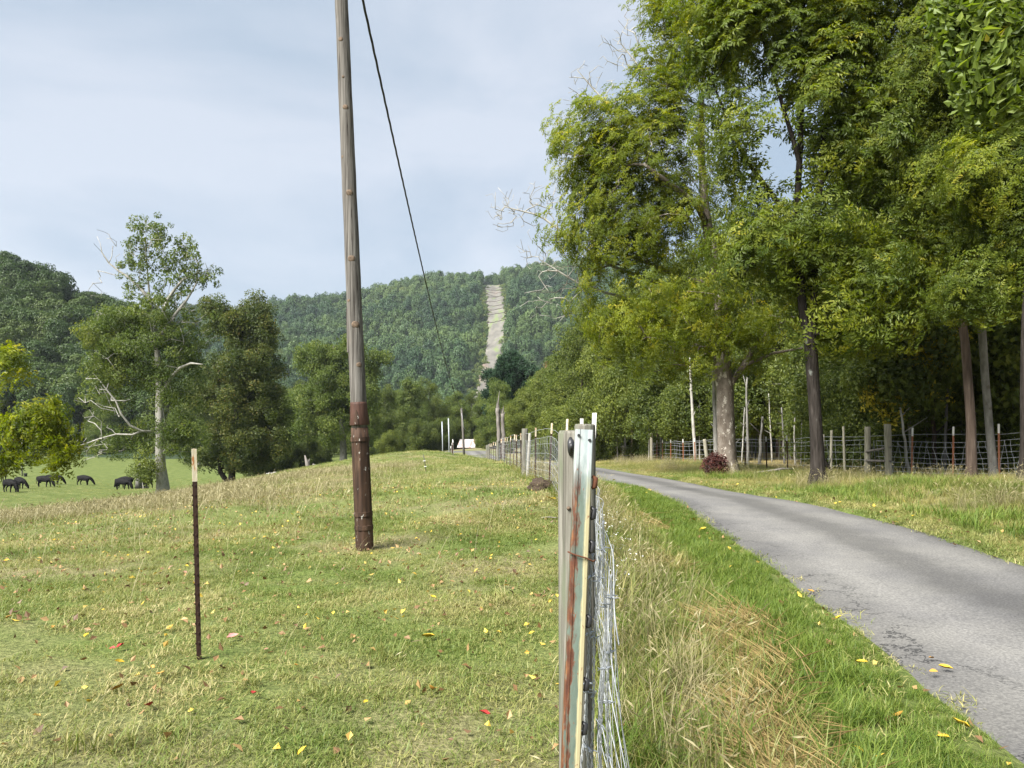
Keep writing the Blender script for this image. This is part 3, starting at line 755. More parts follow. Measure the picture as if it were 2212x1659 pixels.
SRC = {
    'walnut': [walnut_spray(s, MATS['walnut_leaf']) for s in range(4)],
    'walnut_dark': [walnut_spray(s + 10, MATS['walnut_leaf_dark']) for s in range(4)],
    'big': [broad_spray(s + 20, MATS['big_leaf'], nl=26, r=0.36, L=0.17, W=0.095, droop=0.45) for s in range(4)],
    'wood': [broad_spray(s + 30, MATS['wood_leaf'], nl=42, r=0.5, L=0.17, W=0.12) for s in range(4)],
    'wood_light': [broad_spray(s + 40, MATS['wood_leaf_light'], nl=42, r=0.5, L=0.17, W=0.12) for s in range(4)],
    'yellow': [broad_spray(s + 50, MATS['yellow_leaf'], nl=30, r=0.4, L=0.13, W=0.10) for s in range(3)],
    'mid_olive': [broad_spray(s + 60, MATS['olive_leaf'], nl=96, r=0.9, L=0.22, W=0.165) for s in range(4)],
    'mid_brown': [broad_spray(s + 70, MATS['brown_olive_leaf'], nl=96, r=0.9, L=0.22, W=0.165) for s in range(4)],
    'mid_wood': [broad_spray(s + 80, MATS['wood_leaf'], nl=96, r=0.9, L=0.22, W=0.165) for s in range(4)],
    'mid_light': [broad_spray(s + 90, MATS['wood_leaf_light'], nl=96, r=0.9, L=0.22, W=0.165) for s in range(4)],
    'clump': [broad_spray(s + 65, MATS['olive_leaf'], nl=46, r=0.5, L=0.24, W=0.18) for s in range(4)],
    'mid_rusty': [broad_spray(s + 100, MATS['rusty_leaf'], nl=40, r=0.8, L=0.34, W=0.24) for s in range(3)],
    'burgundy': [broad_spray(s + 110, MATS['burgundy_leaf'], nl=44, r=0.2, L=0.10, W=0.06) for s in range(3)],
    'pine': [pine_spray(s + 120, MATS['pine_leaf']) for s in range(3)],
    'far': [far_crown(s + 130, MATS['far_leaf'], n=900, leaf=0.85, rx=4.0 + 0.3 * (s % 3), rz=4.2 + 0.5 * (s % 4)) for s in range(7)],
    'hill': [far_crown(s + 140, MATS['hill_leaf'], n=1900, rx=3.6 + 0.3 * (s % 3), rz=5.6 + 0.7 * (s % 3), leaf=0.55) for s in range(6)],
    'scrub': [far_crown(s + 150, MATS['scrub_leaf'], n=160, rx=2.2, rz=1.3, leaf=1.0) for s in range(3)],
    'g_short': [blades(s + 200, MATS['grass_short'], 70, 0.14, (0.02, 0.062), 0.0046, (0.3, 1.45), curl=0.7) for s in range(6)],
    'g_tuft': [blades(s + 210, MATS['grass_short'], 60, 0.08, (0.08, 0.20), 0.0045, (0.05, 0.8), curl=0.9) for s in range(4)],
    'g_lush': [blades(s + 220, MATS['grass_lush'], 60, 0.11, (0.08, 0.24), 0.006, (0.05, 0.8), curl=0.9) for s in range(5)],
    'g_dry': [blades(s + 230, MATS['grass_dry'], 26, 0.09, (0.28, 0.62), 0.0036, (0.02, 0.55), curl=0.55, seg=4, seeds=0.5) for s in range(5)],
    'g_stem': [blades(s + 240, MATS['grass_dry'], 3, 0.05, (0.22, 0.5), 0.003, (0.1, 1.1), curl=0.5, seg=4, seeds=0.6) for s in range(5)],
    'g_verge': [blades(s + 250, MATS['grass_verge'], 40, 0.15, (0.14, 0.42), 0.0062, (0.05, 0.9), curl=0.7) for s in range(5)],
    'g_midfar': [blades(s + 260, MATS['grass_short'], 46, 0.30, (0.04, 0.12), 0.011, (0.2, 1.25)) for s in range(5)],
    'g_dryfar': [blades(s + 270, MATS['grass_dry'], 14, 0.28, (0.12, 0.38), 0.007, (0.05, 0.8), seeds=0.3) for s in range(5)],
    'straw': [straw_src(s + 280, MATS['straw']) for s in range(4)],
    'litter': [litter_src(s + 290, MATS['litter']) for s in range(8)],
    'aster': [aster_src(s + 300) for s in range(3)],
}

GROUPS = {}
def scatter_group(key):
    if key in GROUPS: return GROUPS[key]
    ng = bpy.data.node_groups.new('scatter_' + key, 'GeometryNodeTree')
    ng.interface.new_socket('Geometry', in_out='INPUT', socket_type='NodeSocketGeometry')
    ng.interface.new_socket('Geometry', in_out='OUTPUT', socket_type='NodeSocketGeometry')
    n, l = ng.nodes, ng.links
    gi, go = n.new('NodeGroupInput'), n.new('NodeGroupOutput')
    jn = n.new('GeometryNodeJoinGeometry')
    for ob in SRC[key]:
        oi = n.new('GeometryNodeObjectInfo'); oi.inputs['Object'].default_value = ob; oi.inputs['As Instance'].default_value = False
        gt = n.new('GeometryNodeGeometryToInstance')
        l.new(oi.outputs['Geometry'], gt.inputs[0]); l.new(gt.outputs[0], jn.inputs[0])
    ip = n.new('GeometryNodeInstanceOnPoints')
    ip.inputs['Pick Instance'].default_value = True
    def na(name, typ):
        a = n.new('GeometryNodeInputNamedAttribute'); a.data_type = typ; a.inputs['Name'].default_value = name
        return [o for o in a.outputs if o.enabled and o.name == 'Attribute'][0]
    l.new(gi.outputs[0], ip.inputs['Points']); l.new(jn.outputs[0], ip.inputs['Instance'])
    l.new(na('rot', 'FLOAT_VECTOR'), ip.inputs['Rotation'])
    l.new(na('scl', 'FLOAT_VECTOR'), ip.inputs['Scale'])
    l.new(na('var', 'INT'), ip.inputs['Instance Index'])
    l.new(ip.outputs[0], go.inputs[0])
    GROUPS[key] = ng
    return ng

def scatter_mesh(key, pts, rot, scl, rg=rng):
    pts = np.asarray(pts, np.float32)
    me = bpy.data.meshes.new('points')
    me.vertices.add(len(pts)); me.vertices.foreach_set('co', pts.ravel())
    scl = np.asarray(scl, np.float32)
    if scl.ndim == 1: scl = np.repeat(scl[:, None], 3, 1)
    for nm, ty, pr, v in (('rot', 'FLOAT_VECTOR', 'vector', np.asarray(rot, np.float32)), ('scl', 'FLOAT_VECTOR', 'vector', scl), ('var', 'INT', 'value', rg.integers(0, len(SRC[key]), len(pts)).astype(np.int32))):
        a = me.attributes.new(nm, ty, 'POINT'); a.data.foreach_set(pr, v.ravel())
    for s_ in SRC[key][:1]:
        me.materials.append(s_.data.materials[0])
    return me

def scatter(name, key, pts, rot, scl, parent=None, rg=rng):
    o = add(name, scatter_mesh(key, pts, rot, scl, rg), parent)
    md = o.modifiers.new('scatter', 'NODES'); md.node_group = scatter_group(key)
    o['kind'] = 'stuff'
    return o

def dir_to_rot(d, rg=None):
    d = unit(np.asarray(d, float))
    return np.stack([np.zeros(len(d)), np.arccos(np.clip(d[:, 2], -1, 1)), np.arctan2(d[:, 1], d[:, 0])], 1)

# ------------------------------------------------------------------ trees
def skeleton(trunks, att, rg, seg=0.5, arch=0.10, noise_=0.05, min_i=4, tip=0.007, ex=2.25):
    pos, par, fixed = [], [], []
    for k, tr in enumerate(trunks):          # (n,4): x,y,z,r
        tr = np.asarray(tr, float)
        L = np.concatenate([[0], np.cumsum(np.linalg.norm(np.diff(tr[:, :3], axis=0), axis=1))])
        m = max(3, int(L[-1] / seg))
        s_ = np.linspace(0, L[-1], m)
        pts = np.stack([np.interp(s_, L, tr[:, i]) for i in range(4)], 1)
        if m > 6:
            w = np.cumsum(rg.normal(0, 0.012 * L[-1] / m, (m, 2)), axis=0); w -= np.linspace(0, 1, m)[:, None] * w[-1]
            pts[:, :2] += w
        start = 0
        if k > 0:
            d = [np.linalg.norm(np.array(q_) - pts[0, :3]) for q_ in pos]
            pp = int(np.argmin(d)); start = 1 if min(d) < seg else 0
        else: pp = -1
        for i in range(start, m):
            pos.append(pts[i, :3].tolist()); par.append(pp); fixed.append(pts[i, 3]); pp = len(pos) - 1
    nt = len(pos)
    if len(att):
        T = np.array(pos)
        order = np.argsort(np.linalg.norm(att[:, None] - T[None, min_i:], axis=2).min(1))
        cap_ = nt + len(att) * 12 + 10
        PA = np.zeros((cap_, 3)); PA[:nt] = T
        cnt = nt
        for ai in order:
            a = att[ai]
            Q = PA[:cnt]
            v = a - Q
            d = np.linalg.norm(v, axis=1) + 1e-6
            cost = d * (1 + 0.9 * np.clip(-v[:, 2] / d, 0, 1) + 0.15 * (1 - v[:, 2] / d))
            cost[:min_i] += 100
            b = int(np.argmin(cost))
            db = d[b]
            m = int(min(11, max(1, round(db / seg))))
            t = np.linspace(0, 1, m + 1)[1:]
            path = PA[b] + v[b] * t[:, None]
            path[:, 2] += arch * db * np.sin(math.pi * t) * (1 if v[b][2] > -0.3 * db else -0.3)
            if m > 1: path[:-1] += rg.normal(0, noise_ * db / m + 0.02 * seg, (m - 1, 3))
            pp = b
            for q_ in path:
                PA[cnt] = q_; pos.append(q_.tolist()); par.append(pp); fixed.append(-1); pp = cnt; cnt += 1
    N = len(pos)
    c = np.zeros(N); kids = [[] for _ in range(N)]
    for i in range(N):
        if par[i] >= 0: kids[par[i]].append(i)
    rad = np.zeros(N)
    for i in range(N - 1, -1, -1):
        if not kids[i]: c[i] = 1
        else: c[i] = max(sum(c[k] for k in kids[i]), 1)
    for i in range(N):
        r_ = tip * c[i] ** (1 / ex)
        if fixed[i] > 0: rad[i] = fixed[i]
        else: rad[i] = min(r_, 0.72 * rad[par[i]]) if fixed[par[i]] > 0 else min(r_, rad[par[i]])
    return np.array(pos), par, kids, rad, fixed

def tree_wood(sk, mats, n_big=12, flare=0.0, rough=0.0, seed=0, min_r=0.0, wide=None):
    pos, par, kids, rad, fixed = sk
    mb = MB()
    rg = np.random.default_rng(seed)
    stack = [(0, None)]
    while stack:
        i, frm = stack.pop()
        ch = [i] if frm is None else [frm, i]
        while kids[ch[-1]]:
            k = kids[ch[-1]]
            big = max(k, key=lambda q_: rad[q_] + (10 if fixed[q_] > 0 and fixed[ch[-1]] > 0 else 0))
            for q_ in k:
                if q_ != big: stack.append((q_, ch[-1]))
            ch.append(big)
        r = rad[ch].copy()
        if frm is not None: r[0] = min(r[0] * 0.9, r[1] * 1.25)
        if r.max() < min_r: continue
        p = pos[ch].copy()
        n_ = n_big if r.max() > 0.09 else 7 if r.max() > 0.035 else 4 if r.max() > 0.012 else 3
        if frm is None and flare > 0:
            # root flare: rings close to the foot
            z0 = p[0].copy(); d0 = unit(p[1] - p[0])
            ex = [z0 + d0 * h_ for h_ in (-0.35, 0.0, 0.12, 0.28)]
            rx = [r[0] * (1 + flare * f_) for f_ in (1.25, 1.0, 0.5, 0.2)]
            keep = np.linalg.norm(p - z0, axis=1) > 0.4
            p = np.concatenate([ex, p[keep]]); r = np.concatenate([rx, r[keep]])
        sh = None
        if n_ == n_big:
            sh = 1 + rg.normal(0, 0.05 + rough, n_)
        mb.tube(p, r, n=n_, cap=(n_ >= 7), shape=sh)
    return mb

def blob_pts(blobs, rg, shell=0.15):
    out_ = []
    for c, r, n_ in blobs:
        d = rdir(rg, n_)
        rad = rg.uniform(shell ** 3, 1, n_) ** (1 / 3) * np.where(rg.random(n_) < .22, rg.uniform(1.0, 1.4, n_), 1.0)
        out_.append(np.asarray(c) + d * rad[:, None] * np.asarray(r))
    return np.concatenate(out_) if out_ else np.zeros((0, 3))

def crown_points(att, per, spread, rg, center=None, up=0.5, scale=(0.5, 0.9)):
    n_ = len(att) * per
    a = np.repeat(att, per, 0)
    off = rdir(rg, n_) * (spread * rg.uniform(0.2, 1, n_) ** 0.5)[:, None]
    P = a + off
    c = att.mean(0) if center is None else np.asarray(center)
    outw = unit((a - c) * np.array([1, 1, 0.6]))
    d = unit(outw * 0.7 + off / spread * 0.6 + np.array([0, 0, up]) + rdir(rg, n_) * 0.35)
    return P, dir_to_rot(d), rg.uniform(scale[0], scale[1], n_)

def tree(name, base, trunks, blobs, key, bark, label, cat='tree', group=None, seed=1, per=3, spread=0.5, bare=(), seg=0.5, tip=0.007, flare=0.3, arch=0.1, min_i=4, up=0.5, scale=(0.8, 1.25), extra=(), n_big=12, noise_=0.05, min_r=0.0, twig_mat=None, crown_mat=None):
    """trunks and blobs in local metres. bare blobs get branches and no leaves. extra = [(key, blobs, per)]"""
    rg = np.random.default_rng(seed)
    root = empty(name, base)
    A = blob_pts(blobs, rg)
    AB = blob_pts(bare, rg)
    EX = [(k_, blob_pts(b_, rg), p_) for k_, b_, p_ in extra]
    allp = np.concatenate([A] + [AB] + [x_[1] for x_ in EX])
    sk = skeleton(trunks, allp, rg, seg=seg, arch=arch, tip=tip, min_i=min_i, noise_=noise_)
    tree_wood(sk, [MATS[bark]], flare=flare, seed=seed, n_big=n_big, min_r=min_r).build('trunk', MATS[bark], root, smooth=True)
    if len(A):
        P, rt, sc = crown_points(A, per, spread, rg, up=up, scale=scale)
        scatter('crown', key, P, rt, sc, root, rg)
    for k_, a_, p_ in EX:
        P, rt, sc = crown_points(a_, p_, spread, rg, up=up, scale=scale)
        scatter('crown', k_, P, rt, sc, root, rg)
    if label: tag(root, label, cat, group)
    return root

def loc_blobs(base, Y, lst, depth=0.8, dens=1.0):
    """blobs given as (column, row, half-width, half-height, n[, depth offset]) of the view at distance Y -> local metres, as deep as wide"""
    out_ = []
    k = Y / S
    for b in lst:
        px, py, rx, ry_, n_ = b[:5]
        dy = b[5] if len(b) > 5 else 0.0
        c = P3(px, py, Y) - np.array(base); c[1] += dy
        r_ = (rx * k, max(rx, ry_) * k * depth, ry_ * k)
        out_.append((c, r_, max(3, int(n_ * dens))))
    return out_
def loc_path(base, Y, lst):
    """trunk line given as (column, row, radius m[, depth offset])"""
    o_ = []
    for b in lst:
        p = P3(b[0], b[1], Y) - np.array(base)
        o_.append((p[0], p[1] + (b[3] if len(b) > 3 else 0), p[2], b[2]))
    return o_

# ---- the two big roadside trees
Y = 26.7
b = on(1572, Y); b = (b[0], b[1], b[2])
trunks = [[(0, 0, -0.1, .36), (-.05, 0, 1.2, .30), (-.1, 0, 3.0, .29), (-.25, .05, 4.2, .29), (-.15, .1, 5.2, .24), (-.3, .2, 6.6, .21), (-.75, .2, 9.0, .17), (-.9, .2, 11.5, .11), (-.8, .2, 14.0, .05)],
          loc_path(b, Y, [(1585, 835, .13), (1600, 800, .10), (1625, 755, .085), (1665, 715, .06, .3), (1705, 690, .035, .5)]),
          loc_path(b, Y, [(1612, 775, .06), (1660, 765, .05, -.3), (1720, 755, .035, -.6)]),
          loc_path(b, Y, [(1528, 480, .12), (1500, 450, .10, -.4), (1455, 425, .085, -.8), (1380, 380, .05, -1.2)]),
          loc_path(b, Y, [(1556, 620, .11), (1480, 590, .08, .8), (1420, 555, .07, 1.3), (1350, 520, .05, 1.8)])]
bl = loc_blobs(b, Y, [(1340, 285, 110, 60, 44), (1270, 330, 70, 60, 26), (1265, 450, 70, 75, 36), (1425, 185, 70, 75, 24), (1470, 320, 130, 100, 40), (1310, 530, 100, 50, 34), (1400, 450, 110, 80, 46), (1490, 100, 100, 110, 34),
                      (1500, 200, 110, 80, 20), (1480, 690, 170, 60, 60), (1340, 690, 70, 45, 16), (1590, 640, 110, 55, 16), (1560, 560, 90, 60, 14), (1480, 10, 90, 70, 22), (1640, 740, 60, 40, 10), (1440, 760, 100, 40, 20)], 0.75)
bl = [(c_, tuple(v * 1.22 for v in r_), n_) for c_, r_, n_ in bl]
bare = loc_blobs(b, Y, [(1160, 430, 95, 60, 90, 1.5), (1220, 530, 80, 60, 60, 1.5), (1110, 440, 60, 50, 60, 1.5), (1310, 110, 80, 60, 70, 1.5), (1265, 170, 40, 60, 36, 1.5), (1370, 30, 50, 60, 40, 1.5), (1240, 600, 80, 45, 26, 1.5), (1660, 720, 60, 40, 26, .5), (1700, 690, 60, 30, 20, .4)], 0.6)
rt_ = tree('roadside_tree', b, trunks, bl, 'walnut', 'bark_mottled', 'broad tree with mottled grey-brown trunk and bare pale limbs reaching left, at the lane', seed=3, per=6, spread=0.85, bare=bare[-3:], seg=0.55, tip=0.0095, flare=0.55, scale=(0.55, 0.95), up=0.55, n_big=16)
rg_ = np.random.default_rng(31)
for lim, bb in (([(1440, 600, .08, 1.2), (1340, 560, .065, 1.5), (1250, 500, .05, 1.6), (1170, 440, .035, 1.6), (1090, 420, .02, 1.6)], [(1130, 420, 85, 50, 60, 1.6), (1080, 445, 40, 35, 26, 1.6), (1190, 390, 60, 40, 30, 1.6)]),
                ([(1420, 640, .06, 1.4), (1330, 620, .05, 1.6), (1250, 590, .035, 1.7), (1170, 540, .02, 1.7)], [(1210, 540, 80, 50, 50, 1.7), (1180, 640, 60, 50, 26, 1.7), (1150, 520, 40, 50, 20, 1.7)]),
                ([(1420, 320, .06, 1.2), (1350, 220, .045, 1.4), (1290, 150, .03, 1.5), (1255, 110, .015, 1.5)], [(1290, 150, 60, 60, 46, 1.5), (1255, 180, 30, 60, 20, 1.5)]),
                ([(1450, 200, .05, 1.2), (1400, 110, .035, 1.4), (1355, 50, .02, 1.5)], [(1360, 60, 60, 60, 46, 1.5), (1390, 0, 40, 50, 20, 1.5)])):
    sk_ = skeleton([loc_path(b, Y, lim)], blob_pts(loc_blobs(b, Y, bb, .6, 1.7), rg_), rg_, seg=.35, arch=.12, tip=.0085, min_i=1, noise_=.12)
    tree_wood(sk_, None, n_big=8).build('dead_limb', MATS['bark_pale'], rt_, smooth=True)

Y = 20.0
b = on(1766, Y)
trunks = [[(0, 0, -0.1, .21), (-.03, 0, 1.0, .155), (-.1, 0, 2.4, .145), (-.2, 0, 3.7, .155), (-.42, 0, 4.7, .10), (-.5, .1, 7.0, .085), (-.35, .2, 9.0, .07), (-.3, .2, 12.0, .06), (-.4, .2, 15, .03)],
          [(-.16, 0, 3.5, .10), (-.12, -.05, 4.6, .09), (-.1, -.1, 6.6, .08), (.15, -.1, 9.5, .07), (.5, -.1, 13, .035)],
          loc_path(b, Y, [(1748, 520, .09), (1690, 450, .07), (1600, 330, .05), (1540, 180, .025)]),
          loc_path(b, Y, [(1758, 420, .07), (1815, 330, .055), (1880, 200, .035), (1930, 60, .02)]),
          loc_path(b, Y, [(1740, 400, .07), (1700, 250, .055), (1640, 60, .03)]),
          loc_path(b, Y, [(1752, 560, .06), (1800, 500, .045), (1860, 430, .03)])]
bl = loc_blobs(b, Y, [(1580, 50, 100, 90, 16), (1690, 50, 120, 80, 14), (1690, 260, 110, 110, 5), (1620, -130, 180, 110, 22), (1810, 110, 90, 110, 26), (1860, 330, 90, 120, 44), (1790, 560, 90, 80, 34), (1640, 560, 110, 55, 16), (1900, 610, 100, 55, 40), (1560, 290, 80, 70, 9), (1830, -120, 130, 110, 40),
                      (1720, 520, 80, 50, 10), (1840, 700, 90, 40, 26), (1650, 470, 70, 50, 8)], 0.85)
bl = [(c_, tuple(v * 1.15 for v in r_), n_) for c_, r_, n_ in bl]
tree('walnut_tree', b, trunks, bl, 'walnut_dark', 'bark_dark', 'dark ridged-bark tree forking into two stems, feathery leaves, at the verge', seed=4, per=6, spread=0.75, seg=0.45, tip=0.0085, flare=0.6, extra=[('walnut', loc_blobs(b, Y, [(1560, 40, 90, 70, 14), (1680, 10, 100, 60, 14), (1920, 590, 90, 40, 26), (1850, 660, 100, 40, 20), (1800, 90, 80, 60, 12)]), 6)], n_big=16, up=0.5, scale=(0.8, 1.25))

# ---- trees of the wood's edge on the right
Y = 19.3
b = on(2098, Y)
trunks = [[(0, 0, -.1, .14), (-.02, 0, 1.5, .115), (-.15, 0, 3.2, .105), (-.35, 0, 5, .095), (-.6, 0, 7.5, .09), (-.9, 0, 11, .06), (-1.1, 0, 14, .03)], loc_path(b, Y, [(2070, 690, .06), (2050, 640, .05), (2035, 560, .03)])]
bl = loc_blobs(b, Y, [(1960, 180, 100, 130, 60), (2040, 60, 120, 130, 60), (1990, 420, 90, 100, 46), (2060, 300, 100, 110, 50), (1950, -120, 170, 110, 50), (2070, 530, 80, 60, 26)], 0.9)
tree('edge_tree', b, trunks, bl, 'walnut_dark', 'bark_brown', 'reddish-brown straight trunk rising behind the wire fence, beside the grey trunk', seed=5, per=6, spread=0.6, scale=(.55, .95), seg=0.5, extra=[('walnut', loc_blobs(b, Y, [(2010, 440, 60, 60, 14), (1990, 330, 50, 50, 10)]), 4)])
Y = 20.6
b = on(2150, Y)
trunks = [[(0, 0, -.1, .125), (-.1, 0, 1.2, .10), (-.22, 0, 2.5, .095), (-.38, 0, 5, .10), (-.5, 0, 8, .08), (-.6, 0, 13, .035)]]
bl = loc_blobs(b, Y, [(2120, 400, 90, 80, 44), (2160, 250, 90, 130, 56), (2130, 60, 110, 110, 44), (2190, 500, 70, 70, 30), (2150, -120, 140, 100, 34)], 0.9)
tree('edge_tree', b, trunks, bl, 'walnut_dark', 'bark_grey', 'slim pale grey trunk with smooth bark behind the wire fence', seed=6, per=6, spread=0.6, scale=(.55, .95), seg=0.5)
Y = 17.0
b = on(2222, Y)
trunks = [[(0, 0, -.1, .22), (0, 0, 1.0, .17), (-.02, 0, 3, .155), (.05, 0, 6, .15), (.1, 0, 10, .09), (0, 0, 13, .04)]]
bl = loc_blobs(b, Y, [(2200, 330, 90, 110, 50, .5), (2280, 120, 160, 160, 60), (2210, 540, 70, 70, 30, .6), (2300, 420, 120, 120, 40), (2190, 640, 60, 40, 14, .8), (2120, 620, 60, 45, 16, .8), (2200, 60, 110, 90, 30, .8)], 0.8)
tree('edge_tree', b, trunks, bl, 'walnut_dark', 'bark_dark', 'thick dark trunk cut by the right edge of the picture, inside the wire fence', seed=7, per=6, spread=0.55, scale=(.5, .85), seg=0.5, flare=0.5, extra=[('walnut', loc_blobs(b, Y, [(2160, 400, 60, 60, 14), (2200, 330, 50, 50, 12), (2070, 360, 50, 40, 8)]), 4)])
# branch of big leaves hanging into the top right corner, from a tree just outside the frame
Y = 9.5
b = (10.6, Y + 1.0, gz(10.6, Y + 1.0))
trunks = [[(0, 0, -.1, .22), (0, 0, 2, .18), (-.1, 0, 5, .15), (-.2, 0, 8, .1), (-.2, 0, 11, .05)],
          [(-.1, 0, 5.2, .09), (-1.6, -.6, 6.6, .06), (-3.2, -1.0, 7.0, .04), (-4.2, -1.0, 6.6, .02)],
          [(-.15, 0, 4.0, .07), (-1.8, -.8, 5.2, .045), (-3.4, -1.0, 5.6, .025)]]
bl = loc_blobs(b, Y, [(2120, 60, 70, 70, 34), (2150, 150, 60, 60, 30), (2090, 20, 50, 40, 16), (2200, 60, 60, 90, 34), (2170, -60, 110, 70, 34), (2210, 190, 40, 40, 10), (2300, 60, 110, 130, 40), (2140, 205, 22, 22, 5)], 0.7)
tree('overhanging_tree', b, trunks, bl, 'big', 'bark_brown', 'bough of large pale green leaves hanging into the top right corner', seed=8, per=5, spread=0.22, seg=0.35, tip=0.005, scale=(0.6, 0.9), up=-0.1)
# small yellowing tree in the wood's edge
Y = 24.5
b = on(1975, Y)
trunks = [[(0, 0, -.1, .055), (-.15, 0, 1.5, .05), (-.25, 0, 3.5, .04), (-.2, 0, 5.5, .02)]]
bl = loc_blobs(b, Y, [(1965, 700, 55, 80, 18), (1985, 800, 60, 50, 14), (1925, 850, 50, 34, 14), (2005, 640, 40, 60, 10), (2030, 740, 30, 40, 5)], 0.8)
tree('yellowing_maple', b, trunks, bl, 'yellow', 'bark_grey', 'small tree with golden yellow autumn leaves at the edge of the dark wood', seed=9, per=3, spread=0.42, seg=0.4, extra=[('wood', loc_blobs(b, Y, [(1970, 760, 85, 110, 40), (1900, 790, 60, 70, 24), (1960, 860, 60, 40, 14)]), 3)])

# ---- woodland trees behind the right-hand fence: a few built kinds, copied
def forest_kind(seed, H, cr, key, bark, r0=0.12, low=0.35, n_=60, per=4, spread=0.85, lean=0.2, sc=(0.9, 1.4)):
    rg = np.random.default_rng(seed)
    lx = rg.normal(0, lean, 2)
    tr = [[(0, 0, -.2, r0), (lx[0] * .3, lx[1] * .3, H * .3, r0 * .8), (lx[0], lx[1], H * .65, r0 * .5), (lx[0] * 1.2, lx[1] * 1.2, H * .95, r0 * .15)]]
    bl = []
    nb = 8
    for i in range(nb):
        f = low + (1 - low) * (i + .5) / nb
        w = cr * (0.55 + 0.6 * math.sin(math.pi * min(1, (f - low) / (1 - low) * .85 + .12)))
        a = rg.uniform(0, 6.28)
        off = cr * rg.uniform(.1, .5)
        bl.append(((lx[0] + math.cos(a) * off, lx[1] + math.sin(a) * off, H * f), (w * .75, w * .75, H * (1 - low) / nb * 1.1), n_ // nb + 1))
    return tree('woodland_tree', (0, 0, 0), tr, bl, key, bark, None, seed=seed, per=per, spread=spread, seg=0.9, tip=0.012, flare=0.15, scale=sc, n_big=9, min_r=0.016)

KW = [forest_kind(51, 15, 3.4, 'wood', 'bark_brown', .14, .24, 90), forest_kind(52, 13, 2.8, 'wood_light', 'bark_grey', .10, .26, 80), forest_kind(53, 16, 3.6, 'wood_light', 'bark_brown', .15, .3, 90),
      forest_kind(54, 8, 2.3, 'wood', 'bark_pale', .06, .3, 52), forest_kind(55, 6.5, 2.0, 'wood_light', 'bark_grey', .05, .36, 40)]
used = set()
def place(kinds, k, px, Y_, s_, label, group, cat='tree', rz=None, dx=0.0, z=None, name=None):
    root = kinds[k]
    if (id(kinds), k) in used: root = copy_tree(root)
    used.add((id(kinds), k))
    X = (px - CX) / S * Y_ + dx
    root.location = (X, Y_, gz(X, Y_) if z is None else z)
    root.rotation_euler = (0, 0, random.uniform(0, 6.28) if rz is None else rz)
    root.scale = (s_, s_, s_ * random.uniform(0.93, 1.08))
    if name: root.name = name
    tag(root, label, cat, group)
    return root

G1 = 'trees of the wood beyond the right-hand fence'
L_tall = 'tall leafy hardwood in the wood beyond the right-hand fence'
L_low = 'low leafy understorey tree in the wood beyond the right-hand fence'
for px, Y_, k, s_ in [(1255, 66, 0, .8), (1310, 62, 1, .85), (1365, 58, 2, .8), (1420, 55, 0, .85), (1475, 52, 1, .9), (1520, 50, 2, .8), (1570, 50, 0, .8), (1625, 52, 1, .8), (1290, 75, 2, .85), (1390, 72, 0, .95), (1490, 66, 2, .95), (1590, 62, 0, 1.0), (1680, 50, 2, .75), (1740, 48, 0, .75),
                      (1800, 44, 1, .8), (1855, 40, 0, .85), (1905, 36, 2, .85), (1960, 34, 0, .95), (2015, 32, 1, 1.0), (2065, 33, 2, 1.0), (2120, 30, 0, 1.05), (2175, 29, 1, 1.1), (2230, 28, 2, 1.0), (2290, 26, 0, 1.0), (1690, 64, 0, 1.0), (1780, 58, 2, 1.0), (1870, 52, 0, 1.05), (1960, 46, 2, 1.1), (2050, 44, 0, 1.15), (2140, 40, 2, 1.2), (2220, 38, 0, 1.2), (2320, 34, 1, 1.2)]:
    place(KW, k, px, Y_, s_, L_tall, G1)
for px, Y_, k, s_ in [(1270, 58, 4, .75), (1335, 55, 4, .8), (1400, 50, 3, .75), (1460, 48, 4, .7), (1510, 46, 3, .75), (1640, 46, 3, .8), (1700, 43, 4, .85), (1745, 41, 3, .8), (1800, 36, 3, .85), (1830, 33, 4, .75), (1865, 31, 3, .85), (1925, 29, 3, .9), (1995, 28, 3, 1.0), (2045, 27, 4, .9), (2110, 26, 3, .95), (2180, 25, 3, .95), (2240, 24, 3, 1.0), (1590, 44, 3, .8), (1350, 62, 3, .9), (1430, 60, 3, 1.0), (1540, 56, 3, 1.0), (1760, 52, 3, 1.1), (1900, 42, 3, 1.2), (2010, 38, 3, 1.2), (2100, 35, 3, 1.2), (2190, 33, 3, 1.2), (1840, 48, 3, 1.1)]:
    place(KW, k, px, Y_, s_, L_low, G1)
# dense back of the wood, well behind
for i in range(26):
    px = 1500 + i * 34 + random.uniform(-15, 15)
    Y_ = random.uniform(68, 100)
    place(KW, random.choice([0, 2]), px, Y_, random.uniform(1.2, 1.5), 'tree deep in the wood, glimpsed between nearer trunks beyond the fence', 'trees deep in the wood')

# bare slender saplings and stems standing along the fence
def stem(name, px, py0, py1, Y_, r_, mat, label, lean=0.0, group=None, curve=0.0, sapling=True):
    b = on(px, Y_)
    top = (HY - py1) / S * Y_ + EYE - b[2]
    m = 10
    t = np.linspace(0, 1, m)
    rg = np.random.default_rng(int(px * 7 + Y_))
    pts = np.stack([lean * t + curve * np.sin(math.pi * t) + rg.normal(0, .012, m), rg.normal(0, .012, m), -0.15 + t * (top + .15)], 1)
    root = empty(name, b)
    mb = MB(); mb.tube(pts, r_ * (1 - .5 * t), n=8); mb.build('trunk', MATS[mat], root, smooth=True)
    for k in range(3):
        i = 4 + k * 2
        d = rg.normal(size=3) * .25; d[2] = abs(d[2]) + .15
        p = pts[i]
        mb = MB(); mb.tube([p, p + d * .5, p + d], [r_ * .35, r_ * .25, r_ * .08], n=4)
        mb.build('branch', MATS[mat], root, smooth=True)
    tag(root, label, 'tree trunk', group)
GS = 'slender bare stems along the wood edge'
LS = 'slender bare stem standing in the wood edge, between the fence posts'
